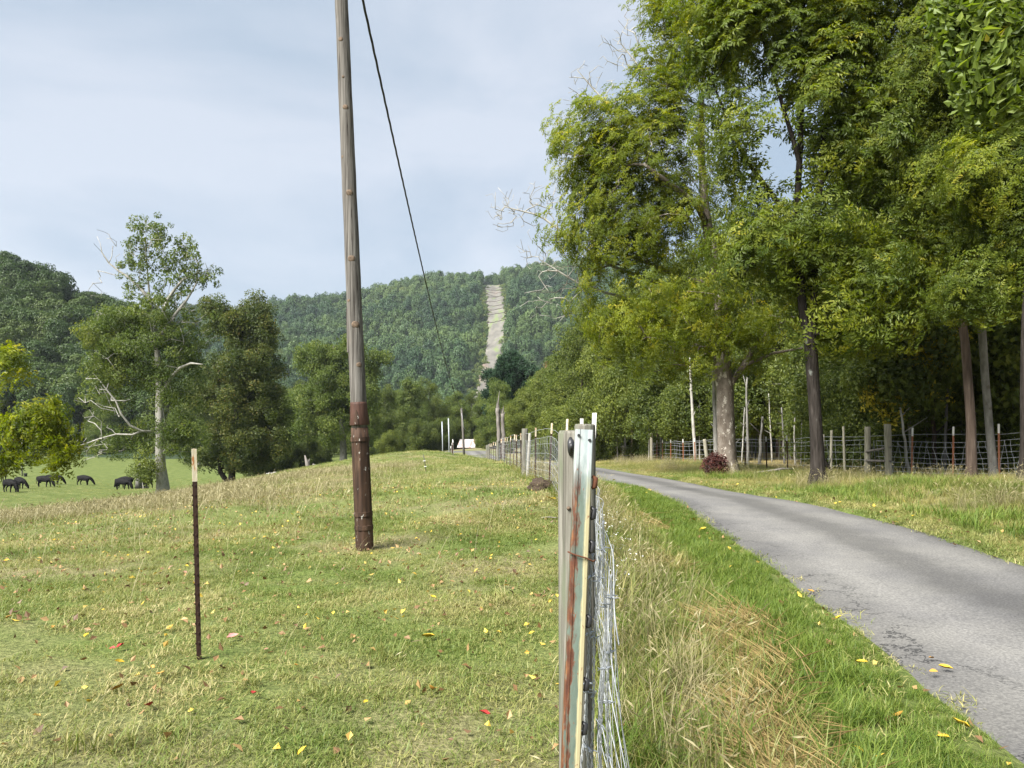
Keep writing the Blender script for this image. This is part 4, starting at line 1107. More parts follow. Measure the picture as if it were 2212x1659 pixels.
stem('bare_sapling', 1503, 990, 770, 43, .105, 'bark_pale', 'pale leaning bare trunk just left of the mottled roadside tree', lean=-.35)
stem('bare_sapling', 1549, 1000, 790, 27.6, .10, 'bark_pale', 'broken silvery dead stem pressed against the mottled roadside trunk', lean=-.15)
stem('bare_sapling', 1617, 1000, 815, 35, .075, 'bark_pale', 'pale straight sapling right of the mottled roadside tree', lean=-.1)
stem('bare_sapling', 1966, 1030, 880, 23.6, .055, 'bark_pale', 'thin pale stem leaning left below the yellowing tree', lean=-.3)
for px, Y_, top, r_, mt in [(1668, 42, 850, .05, 'bark_pale'), (1695, 40, 880, .07, 'bark_grey'), (1717, 38, 890, .05, 'bark_pale'), (1590, 39, 890, .05, 'bark_pale'), (1640, 37, 900, .09, 'bark_grey'), (1430, 52, 880, .1, 'bark_grey'), (1316, 62, 840, .12, 'bark_grey'), (1455, 54, 880, .14, 'bark_brown'), (1730, 36, 900, .04, 'bark_grey'), (1930, 30, 800, .06, 'bark_brown'), (2020, 26, 820, .09, 'bark_brown'), (2055, 29, 760, .12, 'bark_brown'), (2185, 25, 860, .05, 'bark_pale'), (1890, 33, 860, .05, 'bark_grey'), (1850, 35, 860, .06, 'bark_grey'), (1650, 46, 860, .06, 'bark_pale'), (1575, 44, 870, .05, 'bark_pale'), (1602, 42, 880, .045, 'bark_pale'), (1632, 48, 850, .06, 'bark_grey'), (1682, 45, 850, .05, 'bark_pale'), (1708, 43, 870, .05, 'bark_grey'), (1740, 41, 870, .05, 'bark_pale'), (1410, 56, 870, .08, 'bark_pale'), (1475, 52, 860, .08, 'bark_grey'), (1525, 48, 870, .06, 'bark_pale'), (1350, 60, 860, .09, 'bark_grey'), (1825, 32, 860, .05, 'bark_pale'), (1865, 31, 850, .06, 'bark_grey'), (1910, 28, 850, .05, 'bark_pale'), (2005, 27, 820, .06, 'bark_pale'), (2040, 25, 800, .06, 'bark_grey'), (2115, 27, 780, .08, 'bark_pale'), (2170, 27, 800, .07, 'bark_grey'), (2200, 28, 780, .06, 'bark_pale')]:
    stem('bare_sapling', px, 0, top, Y_, r_, mt, LS, group=GS, lean=random.uniform(-.2, .2))
# leaning dead pole behind the walnut
stem('bare_sapling', 1805, 0, 975, 25, .06, 'bark_dark', 'short dark stem leaning left, right of the dark walnut trunk', lean=-.5)

# burgundy shrub at the foot of the mottled tree
Y = 25.9
b = on(1546, Y)
rg = np.random.default_rng(77)
root = empty('burgundy_shrub', b)
A = blob_pts([((0, 0, .38), (.33, .28, .3), 46)], rg)
sk = skeleton([[(0, 0, -.1, .015), (0, 0, .15, .012), (0, 0, .3, .008)]], A, rg, seg=.12, tip=.003, min_i=0)
tree_wood(sk, None, n_big=5).build('stem', MATS['bark_brown'], root, smooth=True)
P, rt, sc = crown_points(A, 2, .08, rg, scale=(.5, .8)); scatter('foliage', 'burgundy', P, rt, sc, root, rg)
tag(root, 'dark burgundy leafy sprouts at the foot of the mottled roadside tree', 'shrub')

# ---- left side: sycamore, brown-olive tree, tree hanging in from the left edge
Y = 70.0
b = on(352, Y)
trunks = [[(0, 0, -.5, .72), (0, 0, 1.0, .52), (-.25, 0, 3, .42), (-.3, 0, 7, .36), (-.3, 0, 11, .30), (-.6, 0, 14, .2), (-1.2, 0, 18, .1), (-1.6, 0, 22.5, .04)],
          loc_path(b, Y, [(345, 720, .2), (320, 640, .15), (280, 600, .1), (240, 575, .07), (220, 545, .05)]),
          loc_path(b, Y, [(345, 700, .18), (365, 640, .14), (400, 600, .1), (450, 585, .05)]),
          loc_path(b, Y, [(340, 740, .2), (370, 690, .14), (410, 640, .09), (430, 600, .05)]),
          loc_path(b, Y, [(345, 860, .16), (390, 800, .14, -1.0), (430, 786, .10, -1.5), (455, 790, .05, -1.8)]),
          loc_path(b, Y, [(335, 935, .12), (305, 928, .10, -1.5), (285, 895, .085, -1.9), (272, 860, .07, -2), (252, 838, .055, -2.2), (240, 820, .035, -2.2)]),
          loc_path(b, Y, [(320, 935, .09), (290, 940, .08, -1.4), (262, 936, .07, -1.7), (222, 955, .05, -2.2), (180, 965, .025, -2.4)])]
bl = loc_blobs(b, Y, [(260, 700, 70, 40, 34), (330, 760, 100, 60, 60), (240, 770, 60, 40, 26), (230, 850, 45, 40, 14), (370, 850, 60, 60, 26), (380, 930, 50, 40, 20), (330, 690, 90, 30, 26), (250, 960, 34, 24, 10), (300, 950, 40, 26, 12), (390, 960, 36, 30, 9)], 0.8)
bare = loc_blobs(b, Y, [(225, 520, 26, 40, 16), (210, 600, 26, 20, 8), (205, 640, 20, 40, 10), (250, 880, 60, 50, 44, -2), (215, 965, 55, 34, 44, -2.2), (400, 680, 50, 30, 12), (440, 580, 30, 20, 8)], 0.6)
tree('sycamore', b, trunks, bl, 'mid_olive', 'bark_pale', 'tall sycamore with pale trunk, thin open top and bare white limbs, in the meadow', seed=11, per=2, spread=1.0, bare=bare, seg=1.0, tip=0.020, flare=0.5, scale=(0.55, 1.0),
     extra=[('clump', loc_blobs(b, Y, [(320, 495, 40, 22, 22), (335, 535, 62, 36, 36), (290, 560, 44, 30, 20), (395, 560, 44, 38, 30), (345, 615, 85, 40, 46), (440, 595, 34, 18, 16), (340, 660, 90, 34, 40), (400, 720, 60, 60, 30), (240, 800, 50, 90, 30)]), 1), ('mid_light', loc_blobs(b, Y, [(335, 1000, 24, 22, 5, -1.5), (250, 800, 60, 40, 8), (230, 730, 50, 30, 8)]), 4)])
Y = 86.0
b = on(500, Y)
trunks = [[(0, 0, -.5, .42), (.2, 0, 3, .3), (.6, 0, 9, .22), (1.2, 0, 16, .1), (1.4, 0, 20, .04)], loc_path(b, Y, [(478, 1050, .3), (475, 980, .2), (480, 880, .12), (470, 780, .06)])]
bl = loc_blobs(b, Y, [(535, 680, 45, 36, 26), (490, 700, 42, 40, 26), (565, 730, 34, 40, 20), (530, 790, 75, 60, 60), (480, 860, 70, 50, 40), (560, 860, 55, 50, 34), (520, 950, 80, 60, 60), (455, 970, 40, 50, 24), (590, 960, 36, 40, 18), (455, 665, 14, 16, 6), (520, 1000, 50, 14, 8)], 0.8)
tree('vine_clad_tree', b, trunks, bl, 'mid_brown', 'bark_dark', 'dense olive-brown tree right of the pale sycamore, foliage almost to the ground', seed=12, per=3, spread=0.9, seg=1.3, tip=0.022, scale=(0.6, 1.15), extra=[('mid_wood', loc_blobs(b, Y, [(530, 740, 60, 60, 16), (600, 880, 24, 40, 8), (500, 985, 50, 20, 6)]), 4)])
Y = 27.0
b = on(-150, Y)
trunks = [[(0, 0, -.2, .3), (.2, 0, 2, .24), (.3, 0, 5, .18), (.2, 0, 9, .06)], loc_path(b, Y, [(-145, 860, .1), (-60, 960, .08), (8, 985, .055), (35, 962, .045), (70, 958, .03), (95, 940, .02)]),
          loc_path(b, Y, [(-145, 820, .08), (-60, 800, .06), (0, 780, .03)])]
bl = loc_blobs(b, Y, [(5, 790, 40, 44, 8), (78, 905, 52, 30, 11), (110, 935, 40, 36, 9), (135, 985, 26, 24, 8), (40, 925, 36, 24, 7), (0, 990, 24, 16, 8), (60, 975, 20, 14, 4)], 0.8)
tree('hanging_walnut', b, trunks, bl, 'walnut', 'bark_dark', 'bright green bough with drooping leaves reaching in from the left edge', seed=13, per=2, spread=0.35, seg=0.5, scale=(1.0, 1.5), up=0.1)

# ---- middle-distance trees closing the pasture and meadow
KM = [forest_kind(61, 17, 5.2, 'mid_wood', 'bark_grey', .40, .12, 110, 4, 0.95, sc=(.7, 1.3)), forest_kind(62, 15, 4.6, 'mid_olive', 'bark_grey', .32, .12, 100, 4, 0.95, sc=(.7, 1.3)), forest_kind(63, 13, 4.8, 'mid_light', 'bark_brown', .3, .08, 90, 4, 0.95, sc=(.7, 1.3)), forest_kind(64, 7, 3.2, 'mid_wood', 'bark_grey', .1, .05, 60, 4, 1.0, sc=(.6, 1.2)),
      forest_kind(65, 6, 3.0, 'mid_light', 'bark_grey', .1, .05, 60, 4, 1.0, sc=(.6, 1.2))]
Y = 112.0
b = on(742, Y)
trunks = [[(0, 0, -1.2, .75), (0, 0, 2, .5), (-.3, 0, 8, .36), (-1, 0, 14, .2), (-1.5, 0, 18, .06)], loc_path(b, Y, [(735, 900, .2), (770, 840, .12), (790, 790, .05)])]
bl = loc_blobs(b, Y, [(695, 780, 60, 34, 34), (750, 775, 55, 32, 28), (700, 850, 80, 50, 50), (770, 850, 60, 50, 34), (660, 900, 50, 50, 26), (740, 920, 80, 40, 30), (810, 800, 24, 40, 10)], 0.8)
tree('thick_trunk_tree', b, trunks, bl, 'mid_olive', 'bark_grey', 'wide dull green tree with thick grey trunk behind the pasture rise, left of the pole', seed=14, per=4, spread=0.95, seg=1.5, tip=0.025, scale=(.7, 1.3))
for i in range(30):
    px = 1330 + i * 34 + random.uniform(-14, 14)
    Y_ = random.uniform(78, 96) if px < 1750 else random.uniform(56, 76)
    place(KM, 3, px, Y_, random.uniform(.75, 1.0), 'dark thicket bush closing the back of the wood beyond the fence', 'thicket at the back of the wood', cat='bush', name='thicket_bush')
for px, Y_, s_ in [(1845, 27.5, .5), (1868, 30, .55), (1800, 33, .5), (1930, 27, .5), (2080, 27, .55), (2160, 26, .5), (2215, 24, .5), (1745, 40, .6), (2010, 30, .6), (1560, 47, .55), (1480, 50, .55), (1395, 56, .6), (1310, 60, .6), (1260, 66, .6)]:
    place(KW, 3, px, Y_, s_ * 1.15, 'leafy sapling with branches to the ground, just behind the woodland fence', 'saplings behind the woodland fence', name='leafy_sapling', z=gz((px - CX) / S * Y_, Y_) - 1.5)
G2 = 'trees closing the pasture in the middle distance'
L2 = 'mid green tree in the belt of trees beyond the pasture rise'
for px, Y_, k, s_ in [(600, 135, 0, .72), (640, 150, 1, .8), (830, 140, 0, .68), (880, 150, 1, .85), (925, 160, 0, .75), (560, 150, 0, .9), (430, 150, 0, .8), (700, 165, 0, 1.0), (790, 160, 2, .9), (985, 170, 1, .7), (950, 175, 2, .75), (1045, 165, 1, .72), (1020, 180, 0, .7), (610, 175, 1, .95), (860, 180, 2, .9), (400, 165, 1, .85), (480, 170, 2, .9), (740, 150, 1, .75)]:
    place(KM, k, px, Y_, s_, L2, G2, name='belt_tree')
place(KM, 4, 838, 128, .68, 'small bright green bushy tree at the crest right of the pole', 'x' and None, name='bushy_tree')
for px, Y_, s_ in [(620, 122, .7), (660, 125, .75), (700, 130, .8), (780, 130, .75), (880, 138, .7), (905, 135, .75), (935, 140, .7), (960, 142, .75), (985, 146, .7), (585, 120, .75), (550, 118, .7), (1060, 120, .7)]:
    place(KM, 3, px, Y_, s_, 'low dark bush under the belt of trees beyond the pasture rise', 'low bushes below the tree belt', cat='bush', name='low_bush')
# lighter trees left of the wood, beside the lane
for px, Y_, k, s_, lb in [(1160, 84, 2, .58, 'rounded light green tree beside the lane, left of the wood'), (1215, 82, 2, .66, 'tall light green tree where the lane-side wood begins'), (1130, 98, 2, .56, 'light green tree behind the broken snag'), (1190, 105, 1, .8, 'olive tree behind the light green lane-side trees'), (1255, 92, 0, .85, 'dark green tree at the left end of the wood'), (1082, 118, 1, .62, 'olive tree just behind the snag, below the dark evergreen'), (1240, 74, 4, .9, 'low light green tree at the left end of the wood')]:
    place(KM, k, px, Y_, s_, lb, None, name='lane_side_tree')
Y = 112.0
b = on(1203, Y)
tree('rusty_tree', b, [[(0, 0, -.3, .2), (0, 0, 4, .14), (0, 0, 9, .05)]], loc_blobs(b, Y, [(1203, 805, 26, 22, 22), (1190, 830, 30, 20, 18)], .9), 'mid_rusty', 'bark_grey', 'tree with rusty tan leaves above the light green lane-side trees', seed=15, per=4, spread=.9, seg=1.2, tip=.02, scale=(.5, .9))
Y = 135.0
b = on(1104, Y)
tree('evergreen', b, [[(0, 0, -.5, .4), (0, 0, 6, .3), (0, 0, 12, .15), (0, 0, 15, .05)]], loc_blobs(b, Y, [(1102, 785, 30, 18, 40), (1090, 815, 36, 30, 60), (1125, 812, 32, 30, 50), (1105, 845, 48, 26, 70), (1080, 840, 26, 20, 26), (1110, 880, 46, 24, 40)], .9), 'pine', 'bark_dark', 'rounded very dark evergreen at the foot of the cleared slope', seed=16, per=5, spread=.9, seg=1.3, tip=.02, scale=(.9, 1.5), up=.9)

# left tree line at the far edge of the meadow and the wood on the hill
KH = [forest_kind(71, 17, 5.0, 'mid_wood', 'bark_brown', .28, .05, 110, 4, 1.4, sc=(.8, 1.5)), forest_kind(72, 14, 5.2, 'mid_olive', 'bark_brown', .26, .03, 100, 4, 1.4, sc=(.8, 1.5)), forest_kind(73, 12, 5.0, 'mid_light', 'bark_brown', .25, .03, 90, 4, 1.4, sc=(.8, 1.5))]
for i, px in enumerate(np.arange(-160, 640, 42)):
    Y_ = 186 + (i * 37) % 22
    place(KH, [0, 0, 1, 0, 2, 0, 1][i % 7], float(px) + random.uniform(-10, 10), float(Y_), random.uniform(.8, 1.1), 'tree in the dark line at the far edge of the cattle meadow', 'trees lining the far edge of the meadow', name='meadow_edge_tree')

n_ = 1500
X = rng.uniform(-380, -45, n_ * 3); Yh = rng.uniform(190, 345, n_ * 3)
keep = (np.abs(X / Yh) < 1.05) & (hill(X, Yh) > -8.6)
X, Yh = X[keep][:n_], Yh[keep][:n_]
sc = rng.uniform(.75, 1.3, len(X))
scatter('hill_forest', 'hill', np.stack([X, Yh, hill(X, Yh) + 7.5 * sc], 1), np.stack([X * 0, X * 0, rng.uniform(0, 6.28, len(X))], 1), sc)
tag(bpy.data.objects['hill_forest'], 'dense dark green forest covering the left hill', 'forest', kind='stuff')

xs, ys = np.meshgrid(np.arange(-470, 330, 9.4), np.arange(425, 990, 9.8))
X = xs.ravel() + rng.uniform(-3.2, 3.2, xs.size); Ym = ys.ravel() + rng.uniform(-3.4, 3.4, xs.size)
k_ = (np.abs(X - cutx(Ym)) > cutw(Ym) * .5 + 4.5) | (Ym > 915)
k_ &= (X > -0.62 * Ym) & (X < .38 * Ym)
X, Ym = X[k_], Ym[k_]
sc = rng.uniform(.75, 1.6, len(X))
scatter('mountain_forest', 'far', np.stack([X, Ym, mtn(X, Ym) + 5.2 * sc], 1), np.stack([X * 0, X * 0, rng.uniform(0, 6.28, len(X))], 1), np.stack([sc, sc, sc * rng.uniform(1.0, 1.7, len(X))], 1))
tag(bpy.data.objects['mountain_forest'], 'unbroken green forest covering the far mountain', 'forest', kind='stuff')
Ym = rng.uniform(452, 900, 900); sg = np.where(rng.random(900) < .6, -1, 1)
X = cutx(Ym) + sg * (cutw(Ym) * .5 + rng.normal(1.4, 2.2, 900))
sc = rng.uniform(.3, 1.1, 900)
scatter('clearing_scrub', 'scrub', np.stack([X, Ym, mtn(X, Ym) + 1.0 * sc], 1), np.stack([X * 0, X * 0, rng.uniform(0, 6.28, 900)], 1), sc)
tag(bpy.data.objects['clearing_scrub'], 'pale green scrub along both edges of the cleared slope', 'scrub', kind='stuff')

# ------------------------------------------------------------------ utility pole and its cable
Y = 10.2
bx_ = (788 - CX) / S * Y
b = (bx_, Y, gz(bx_, Y))
pole = empty('utility_pole', b)
tag(pole, 'weathered wooden utility pole in a rusty steel base sleeve, leaning slightly left in the pasture', 'utility pole')
lean = -0.313 / 7.2
def pc(z): return np.array([lean * z, 0.004 * z, z])
zs = np.concatenate([np.linspace(1.6, 2.2, 4), np.linspace(2.5, 9.4, 26)])
mb = MB()
rg = np.random.default_rng(5)
rad = np.interp(zs, [1.6, 2.2, 7.2, 9.4], [.107, .104, .086, .078]) * (1 + rg.normal(0, .006, len(zs)))
mb.tube([pc(z) + np.array([rg.normal(0, .0015), 0, 0]) for z in zs], rad, n=28, shape=1 + rg.normal(0, .012, 28))
mb.build('shaft', MATS['pole_wood'], pole, smooth=True)
for z, az, sz in [(6.75, -1.75, .020), (6.25, -1.6, .012), (5.85, -1.45, .022), (4.72, -1.4, .026), (3.85, -1.5, .028), (2.98, -1.35, .030), (5.2, -2.3, .014), (3.3, -2.2, .016), (2.45, -1.1, .022)]:
    r_ = np.interp(z, [1.6, 7.2], [.105, .086])
    mb = MB()
    c = pc(z); o_ = np.array([math.cos(az), math.sin(az), 0])
    mb.tube([c + o_ * (r_ - .004), c + o_ * (r_ + .002), c + o_ * (r_ + .004)], [sz * 1.7, sz * 1.3, sz * .5], n=11)
    mb.build('knot', MATS['knot_wood'], pole, smooth=True)
# split and loosened sliver on the left side
mb = MB()
mb.raw([pc(z) + np.array([-.098 - dx, -.035, 0]) + np.array([ox, oy, 0]) for z, dx in ((2.62, .012), (2.85, .006), (3.2, .0)) for ox, oy in ((-.008, 0), (.012, -.01), (.012, .012))],
       [(0, 1, 4, 3), (1, 2, 5, 4), (2, 0, 3, 5), (3, 4, 7, 6), (4, 5, 8, 7), (5, 3, 6, 8), (0, 2, 1), (6, 7, 8)])
mb.build('sliver', MATS['pole_wood'], pole)
# steel sleeve: corrugated lower shell, conical collar, bands
nn = 40
th = np.arange(nn) * 2 * math.pi / nn
shp = 1 + 0.055 * np.cos(4 * (th + math.pi / 2 + .25)) - 0.16 * np.exp(-((np.mod(th + math.pi / 2 + .25 + math.pi, 2 * math.pi) - math.pi) / .16) ** 2)
mb = MB(); mb.tube([pc(z) for z in (-.3, 0, .5, 1.0, 1.45, 1.62)], [.118, .118, .117, .116, .114, .113], n=nn, shape=shp)
sl = mb.build('sleeve', MATS['rust_sleeve'], pole, smooth=True)
for z in (.30, .48, 1.47):
    mb = MB(); mb.tube([pc(z - .03), pc(z - .028), pc(z + .028), pc(z + .03)], [.120, .1245, .1245, .120], n=nn)
    mb.build('band', MATS['rust_sleeve'], sl, smooth=False)
mb = MB(); mb.tube([pc(z) for z in (1.655, 1.66, 1.80, 1.93, 1.96)], [.122, .124, .117, .111, .107], n=nn)
cl = mb.build('collar', MATS['rust_collar'], sl, smooth=True)
for az in (-math.pi / 2 - .1, math.pi / 2, 0.45, math.pi - .3):
    mb = MB()
    V, F = [], []
    for i, u in enumerate(np.linspace(0, 1, 9)):
        z = 1.665 + .19 * u
        half = .30 * math.sqrt(max(0.02, 1 - u ** 2))
        for j, a in enumerate(np.linspace(-half, half, 7)):
            out_r = np.interp(z, [1.66, 1.96], [.124, .107]) + .002 + .013 * (1 - (a / half) ** 2) * (1 - u * .7)
            V.append(pc(z) + np.array([math.cos(az + a), math.sin(az + a), 0]) * out_r)
    for i in range(8):
        for j in range(6):
            F.append((i * 7 + j, i * 7 + j + 1, i * 7 + j + 8, i * 7 + j + 7))
    mb.raw(V, F); mb.build('arched_boss', MATS['rust_sleeve'], cl, smooth=True)

# far pole
bf = on(1003, 79)
far_pole = empty('utility_pole', bf)
topz = EYE + (HY - 881) / S * 79 - bf[2]
mb = MB(); mb.tube([(0, 0, -.2), (-.12, 0, topz * .5), (-.3, 0, topz)], [.125, .115, .095], n=12); mb.build('shaft', MATS['pole_wood'], far_pole, smooth=True)
mb = MB(); mb.tube([(-.3, -.05, topz - .4), (-.15, -.2, topz - 1.2), (-.1, -.15, topz - 1.9), (.15, -.1, topz - 2.3)], .02, n=5); mb.build('loose_wire', MATS['galvanised'], far_pole, smooth=True)
tag(far_pole, 'small distant utility pole beside the lane at the crest', 'utility pole')
A_ = np.array([b[0] + lean * 8.9 + .05, Y - .1, b[2] + 8.75]); B_ = np.array([bf[0] - .3, 79, bf[2] + topz - .12])
t = np.linspace(0, 1, 260)
pts = A_ + (B_ - A_) * t[:, None]
pts[:, 2] -= 4 * 1.15 * t * (1 - t)
mb = MB()
for k in range(3):
    ph = k * 2.094
    w = 0.011
    q_ = pts.copy(); a = t * 68 / .55 * 2 * math.pi * .35 + ph
    q_[:, 0] += np.cos(a) * w; q_[:, 2] += np.sin(a) * w
    mb.tube(q_, 0.0125, n=5)
cab = mb.build('overhead_cable', MATS['cable'], None, smooth=True)
cab['label'] = 'black twisted overhead cable sagging from the near pole to the distant pole'; cab['category'] = 'cable'
for u in (.62, .635):
    mb = MB(); p = A_ + (B_ - A_) * u; p[2] -= 4 * 1.15 * u * (1 - u)
    d = unit(B_ - A_); mb.tube([p - d * .35, p - d * .3, p + d * .3, p + d * .35], [.02, .045, .045, .02], n=8)
    mb.build('splice', MATS['cable'], cab, smooth=True)

# ------------------------------------------------------------------ steel T-posts
def tpost(name, parent, base, H, mat, tip, tilt=(0, 0), rz=0.0, tip_h=.2, studs=0, w=.036, label=None, cat=None, group=None):
    root = empty(name, base, rz)
    if parent: root.parent = parent
    tx, ty = tilt
    def prof(z0, z1, grow=0.0):
        m_ = MB()
        g = grow
        out_ = [(-w / 2 - g, -.004 - g), (w / 2 + g, -.004 - g), (w / 2 + g, .002 + g), (.004 + g, .002 + g), (.004 + g, .034 + g), (-.004 - g, .034 + g), (-.004 - g, .002 + g), (-w / 2 - g, .002 + g)]
        V = [(x + tx * z, y_ + ty * z, z) for z in (z0, z1) for x, y_ in out_]
        k = len(out_)
        F = [(i, (i + 1) % k, k + (i + 1) % k, k + i) for i in range(k)] + [tuple(range(k - 1, -1, -1)), tuple(range(k, 2 * k))]
        m_.raw(V, F); return m_
    prof(-.3, H - tip_h).build('shaft', MATS[mat], root)
    prof(H - tip_h + .0005, H, .0004).build('painted_tip', MATS[tip], root)
    for k in range(studs):
        z = .12 + k * .065
        m_ = MB(); m_.box((tx * z - .0 , -.007 + ty * z, z), (.008, .007, .014)); 
        m_.box((-w / 2 - .002 + tx * z, -.002 + ty * z, z), (.007, .006, .011))
        m_.build('stud', MATS[mat], root)
    if label: tag(root, label, cat, group)
    return root

b = on(430, 5.07)
tpost('steel_post', None, (b[0], b[1], b[2] - .01), 1.40, 'rust_post', 'worn_tip', tilt=(-.022, 0), rz=.5, tip_h=.215, studs=17, w=.030, label='single rusty studded steel post with worn cream top, standing alone in the pasture', cat='post')

# black step-in fence post in the pasture
b = on(921, 27.5)
sp_ = empty('step_in_post', b)
mb = MB(); mb.tube([(0, 0, -.1), (-.05, 0, .3), (-.11, 0, .62)], [.014, .014, .010], n=6); mb.build('shaft', MATS['black_plastic'], sp_, smooth=True)
for z in (.18, .38):
    mb = MB(); mb.tube([(-.05 * z / .3 - .05, -.01, z), (-.05 * z / .3 + .05, -.01, z + .01)], .011, n=6); mb.build('clip', MATS['white_tip'], sp_, smooth=True)
tag(sp_, 'small black leaning electric fence post far up the pasture', 'post')

# ------------------------------------------------------------------ fence on the pasture edge
F1 = empty('roadside_fence', (0.15, 1.6, gz(.15, 1.6)))
tag(F1, 'woven wire fence on wood and steel posts along the right edge of the pasture', 'fence')
O1 = np.array(F1.location)
def rel(p): return tuple(np.asarray(p, float) - O1)

# custom paint-and-rust material of the near steel post
sm, n, l = nodes_of('flaking_steel')
out = n.new('ShaderNodeOutputMaterial')
tc = n.new('ShaderNodeTexCoord'); sp = n.new('ShaderNodeSeparateXYZ'); l.new(tc.outputs['Object'], sp.inputs[0])
def onz(sc, de):
    mp = n.new('ShaderNodeMapping'); mp.inputs['Scale'].default_value = sc; l.new(tc.outputs['Object'], mp.inputs['Vector'])
    t_ = n.new('ShaderNodeTexNoise'); t_.inputs['Scale'].default_value = 1; t_.inputs['Detail'].default_value = de; t_.inputs['Roughness'].default_value = .65; l.new(mp.outputs['Vector'], t_.inputs['Vector']); return t_.outputs['Fac']
def madd(a, k, c_):
    m_ = n.new('ShaderNodeMath'); m_.operation = 'MULTIPLY_ADD'; l.new(a, m_.inputs[0]); m_.inputs[1].default_value = k
    if isinstance(c_, float): m_.inputs[2].default_value = c_
    else: l.new(c_, m_.inputs[2])
    return m_.outputs[0]
n1, n2, n3, n4 = onz((90, 90, 22), 6), onz((30, 30, 7), 6), onz((160, 160, 60), 5), onz((8, 8, 5), 3)
gr = ramp(n, [(.3, (0.065, 0.090, 0.071)), (.55, (0.099, 0.130, 0.104)), (.75, (0.149, 0.174, 0.152))]); l.new(n2, gr.inputs['Fac'])
# bluish bleached paint at the top
topf = mapr(madd(n2, .28, sp.outputs['Z']), 1.585, 1.69)
bl_ = ramp(n, [(.3, (0.169, 0.221, 0.239)), (.5, (0.268, 0.306, 0.308)), (.7, (0.377, 0.377, 0.356))]); l.new(n2, bl_.inputs['Fac'])
c = mixc(topf, gr.outputs['Color'], bl_.outputs['Color'])
# yellowed right side
c = mixc(mth('MULTIPLY', mapr(madd(n1, .012, sp.outputs['X']), .012, .016), mapr(madd(n2, .3, sp.outputs['Z']), 1.66, 1.58)), c, (0.285, 0.254, 0.143))
# rust along the left edge, in flakes
ru = ramp(n, [(.3, (0.043, 0.015, 0.009)), (.5, (0.093, 0.032, 0.015)), (.72, (0.205, 0.093, 0.037))]); l.new(n1, ru.inputs['Fac'])
rf_ = mth('MULTIPLY', mapr(madd(n1, .036, sp.outputs['X']), .0150, .0110), mapr(onz((60, 60, 14), 8), .40, .50))
rz_ = mapr(madd(n2, .5, sp.outputs['Z']), 1.79, 1.70)
c = mixc(mth('MULTIPLY', rf_, rz_), c, ru.outputs['Color'])
c = mixc(mapr(n3, .64, .67), c, (0.149, 0.062, 0.031))
# right edge line of rust
c = mixc(mth('MULTIPLY', mapr(sp.outputs['X'], .0178, .0186), mapr(n1, .42, .5)), c, (0.124, 0.046, 0.022))
bs = n.new('ShaderNodeBsdfPrincipled'); bs.inputs['Roughness'].default_value = .55; l.new(c, bs.inputs['Base Color'])
bp = n.new('ShaderNodeBump'); bp.inputs['Strength'].default_value = .4; bp.inputs['Distance'].default_value = .002; l.new(n1, bp.inputs['Height']); l.new(bp.outputs['Normal'], bs.inputs['Normal'])
l.new(bs.outputs['BSDF'], out.inputs['Surface'])

# near steel post: a flanged channel seen from its broad face
Yp = 1.62
zg = gz(.13, Yp)
ztop = EYE + (HY - 924) / S * Yp
xb, xt = .080, (1263.5 - CX) / S * Yp
post = empty('steel_post', rel((xb, Yp - .08, zg))); post.parent = F1
post['label'] = 'near steel post with flaking blue-green paint and rust'
H = ztop - zg
slant = (xt - xb) / H; back = .08 / H
w = .0365
mb = MB()
prof = [(-w / 2, 0), (-w / 2 + .002, -.0025), (-w / 2 + .008, -.0025), (-w / 2 + .010, -.001), (w / 2 - .010, -.001), (w / 2 - .008, -.0028), (w / 2 - .002, -.0028), (w / 2, 0), (w / 2 + .001, .016), (w / 2 - .002, .016), (w / 2 - .004, .003), (-w / 2 + .004, .003), (-w / 2 + .002, .016), (-w / 2 - .001, .016)]
nzs = np.linspace(-.3, H, 40)
V = []
for z in nzs:
    kx = 1.0 + .12 * (1 - z / H)
    V += [(x * kx, y_, z) for x, y_ in prof]
k = len(prof)
F = [(i * k + j, i * k + (j + 1) % k, (i + 1) * k + (j + 1) % k, (i + 1) * k + j) for i in range(39) for j in range(k)] + [tuple(39 * k + j for j in range(k)), tuple(range(k - 1, -1, -1))]
mb.raw(V, F)
ch = mb.build('channel', sm, post)
post.rotation_euler = (-math.atan(back), math.atan(slant), 0.0)
for zz, xx in ((H - .013, -.0125), (H - .022, .0105)):
    mb = MB(); mb.tube([(xx, -.0052, zz), (xx, -.0012, zz)], .0032, n=10); mb.build('bolt_hole', MATS['black_plastic'], ch)
for zz in (H - .11, H - .175, H - .245, H - .40, H - .53, H - .62):
    mb = MB(); mb.tube([(w / 2 + .002, .008, zz - .013), (w / 2 + .008, .008, zz - .010), (w / 2 + .009, .008, zz + .008), (w / 2 + .002, .008, zz + .013)], [.003, .006, .006, .003], n=8)
    mb.build('clip', MATS['black_plastic' if zz < H - .15 else 'steel_rust'], ch, smooth=True)
mb = MB(); zz = H - .268
mb.tube([(-.026, -.006, zz + .012), (-.01, -.0075, zz + .006), (.012, -.0075, zz + .001), (.028, -.004, zz - .006), (.034, .004, zz - .004)], .0018, n=6); mb.build('tie_wire', MATS['steel_rust'], ch, smooth=True)

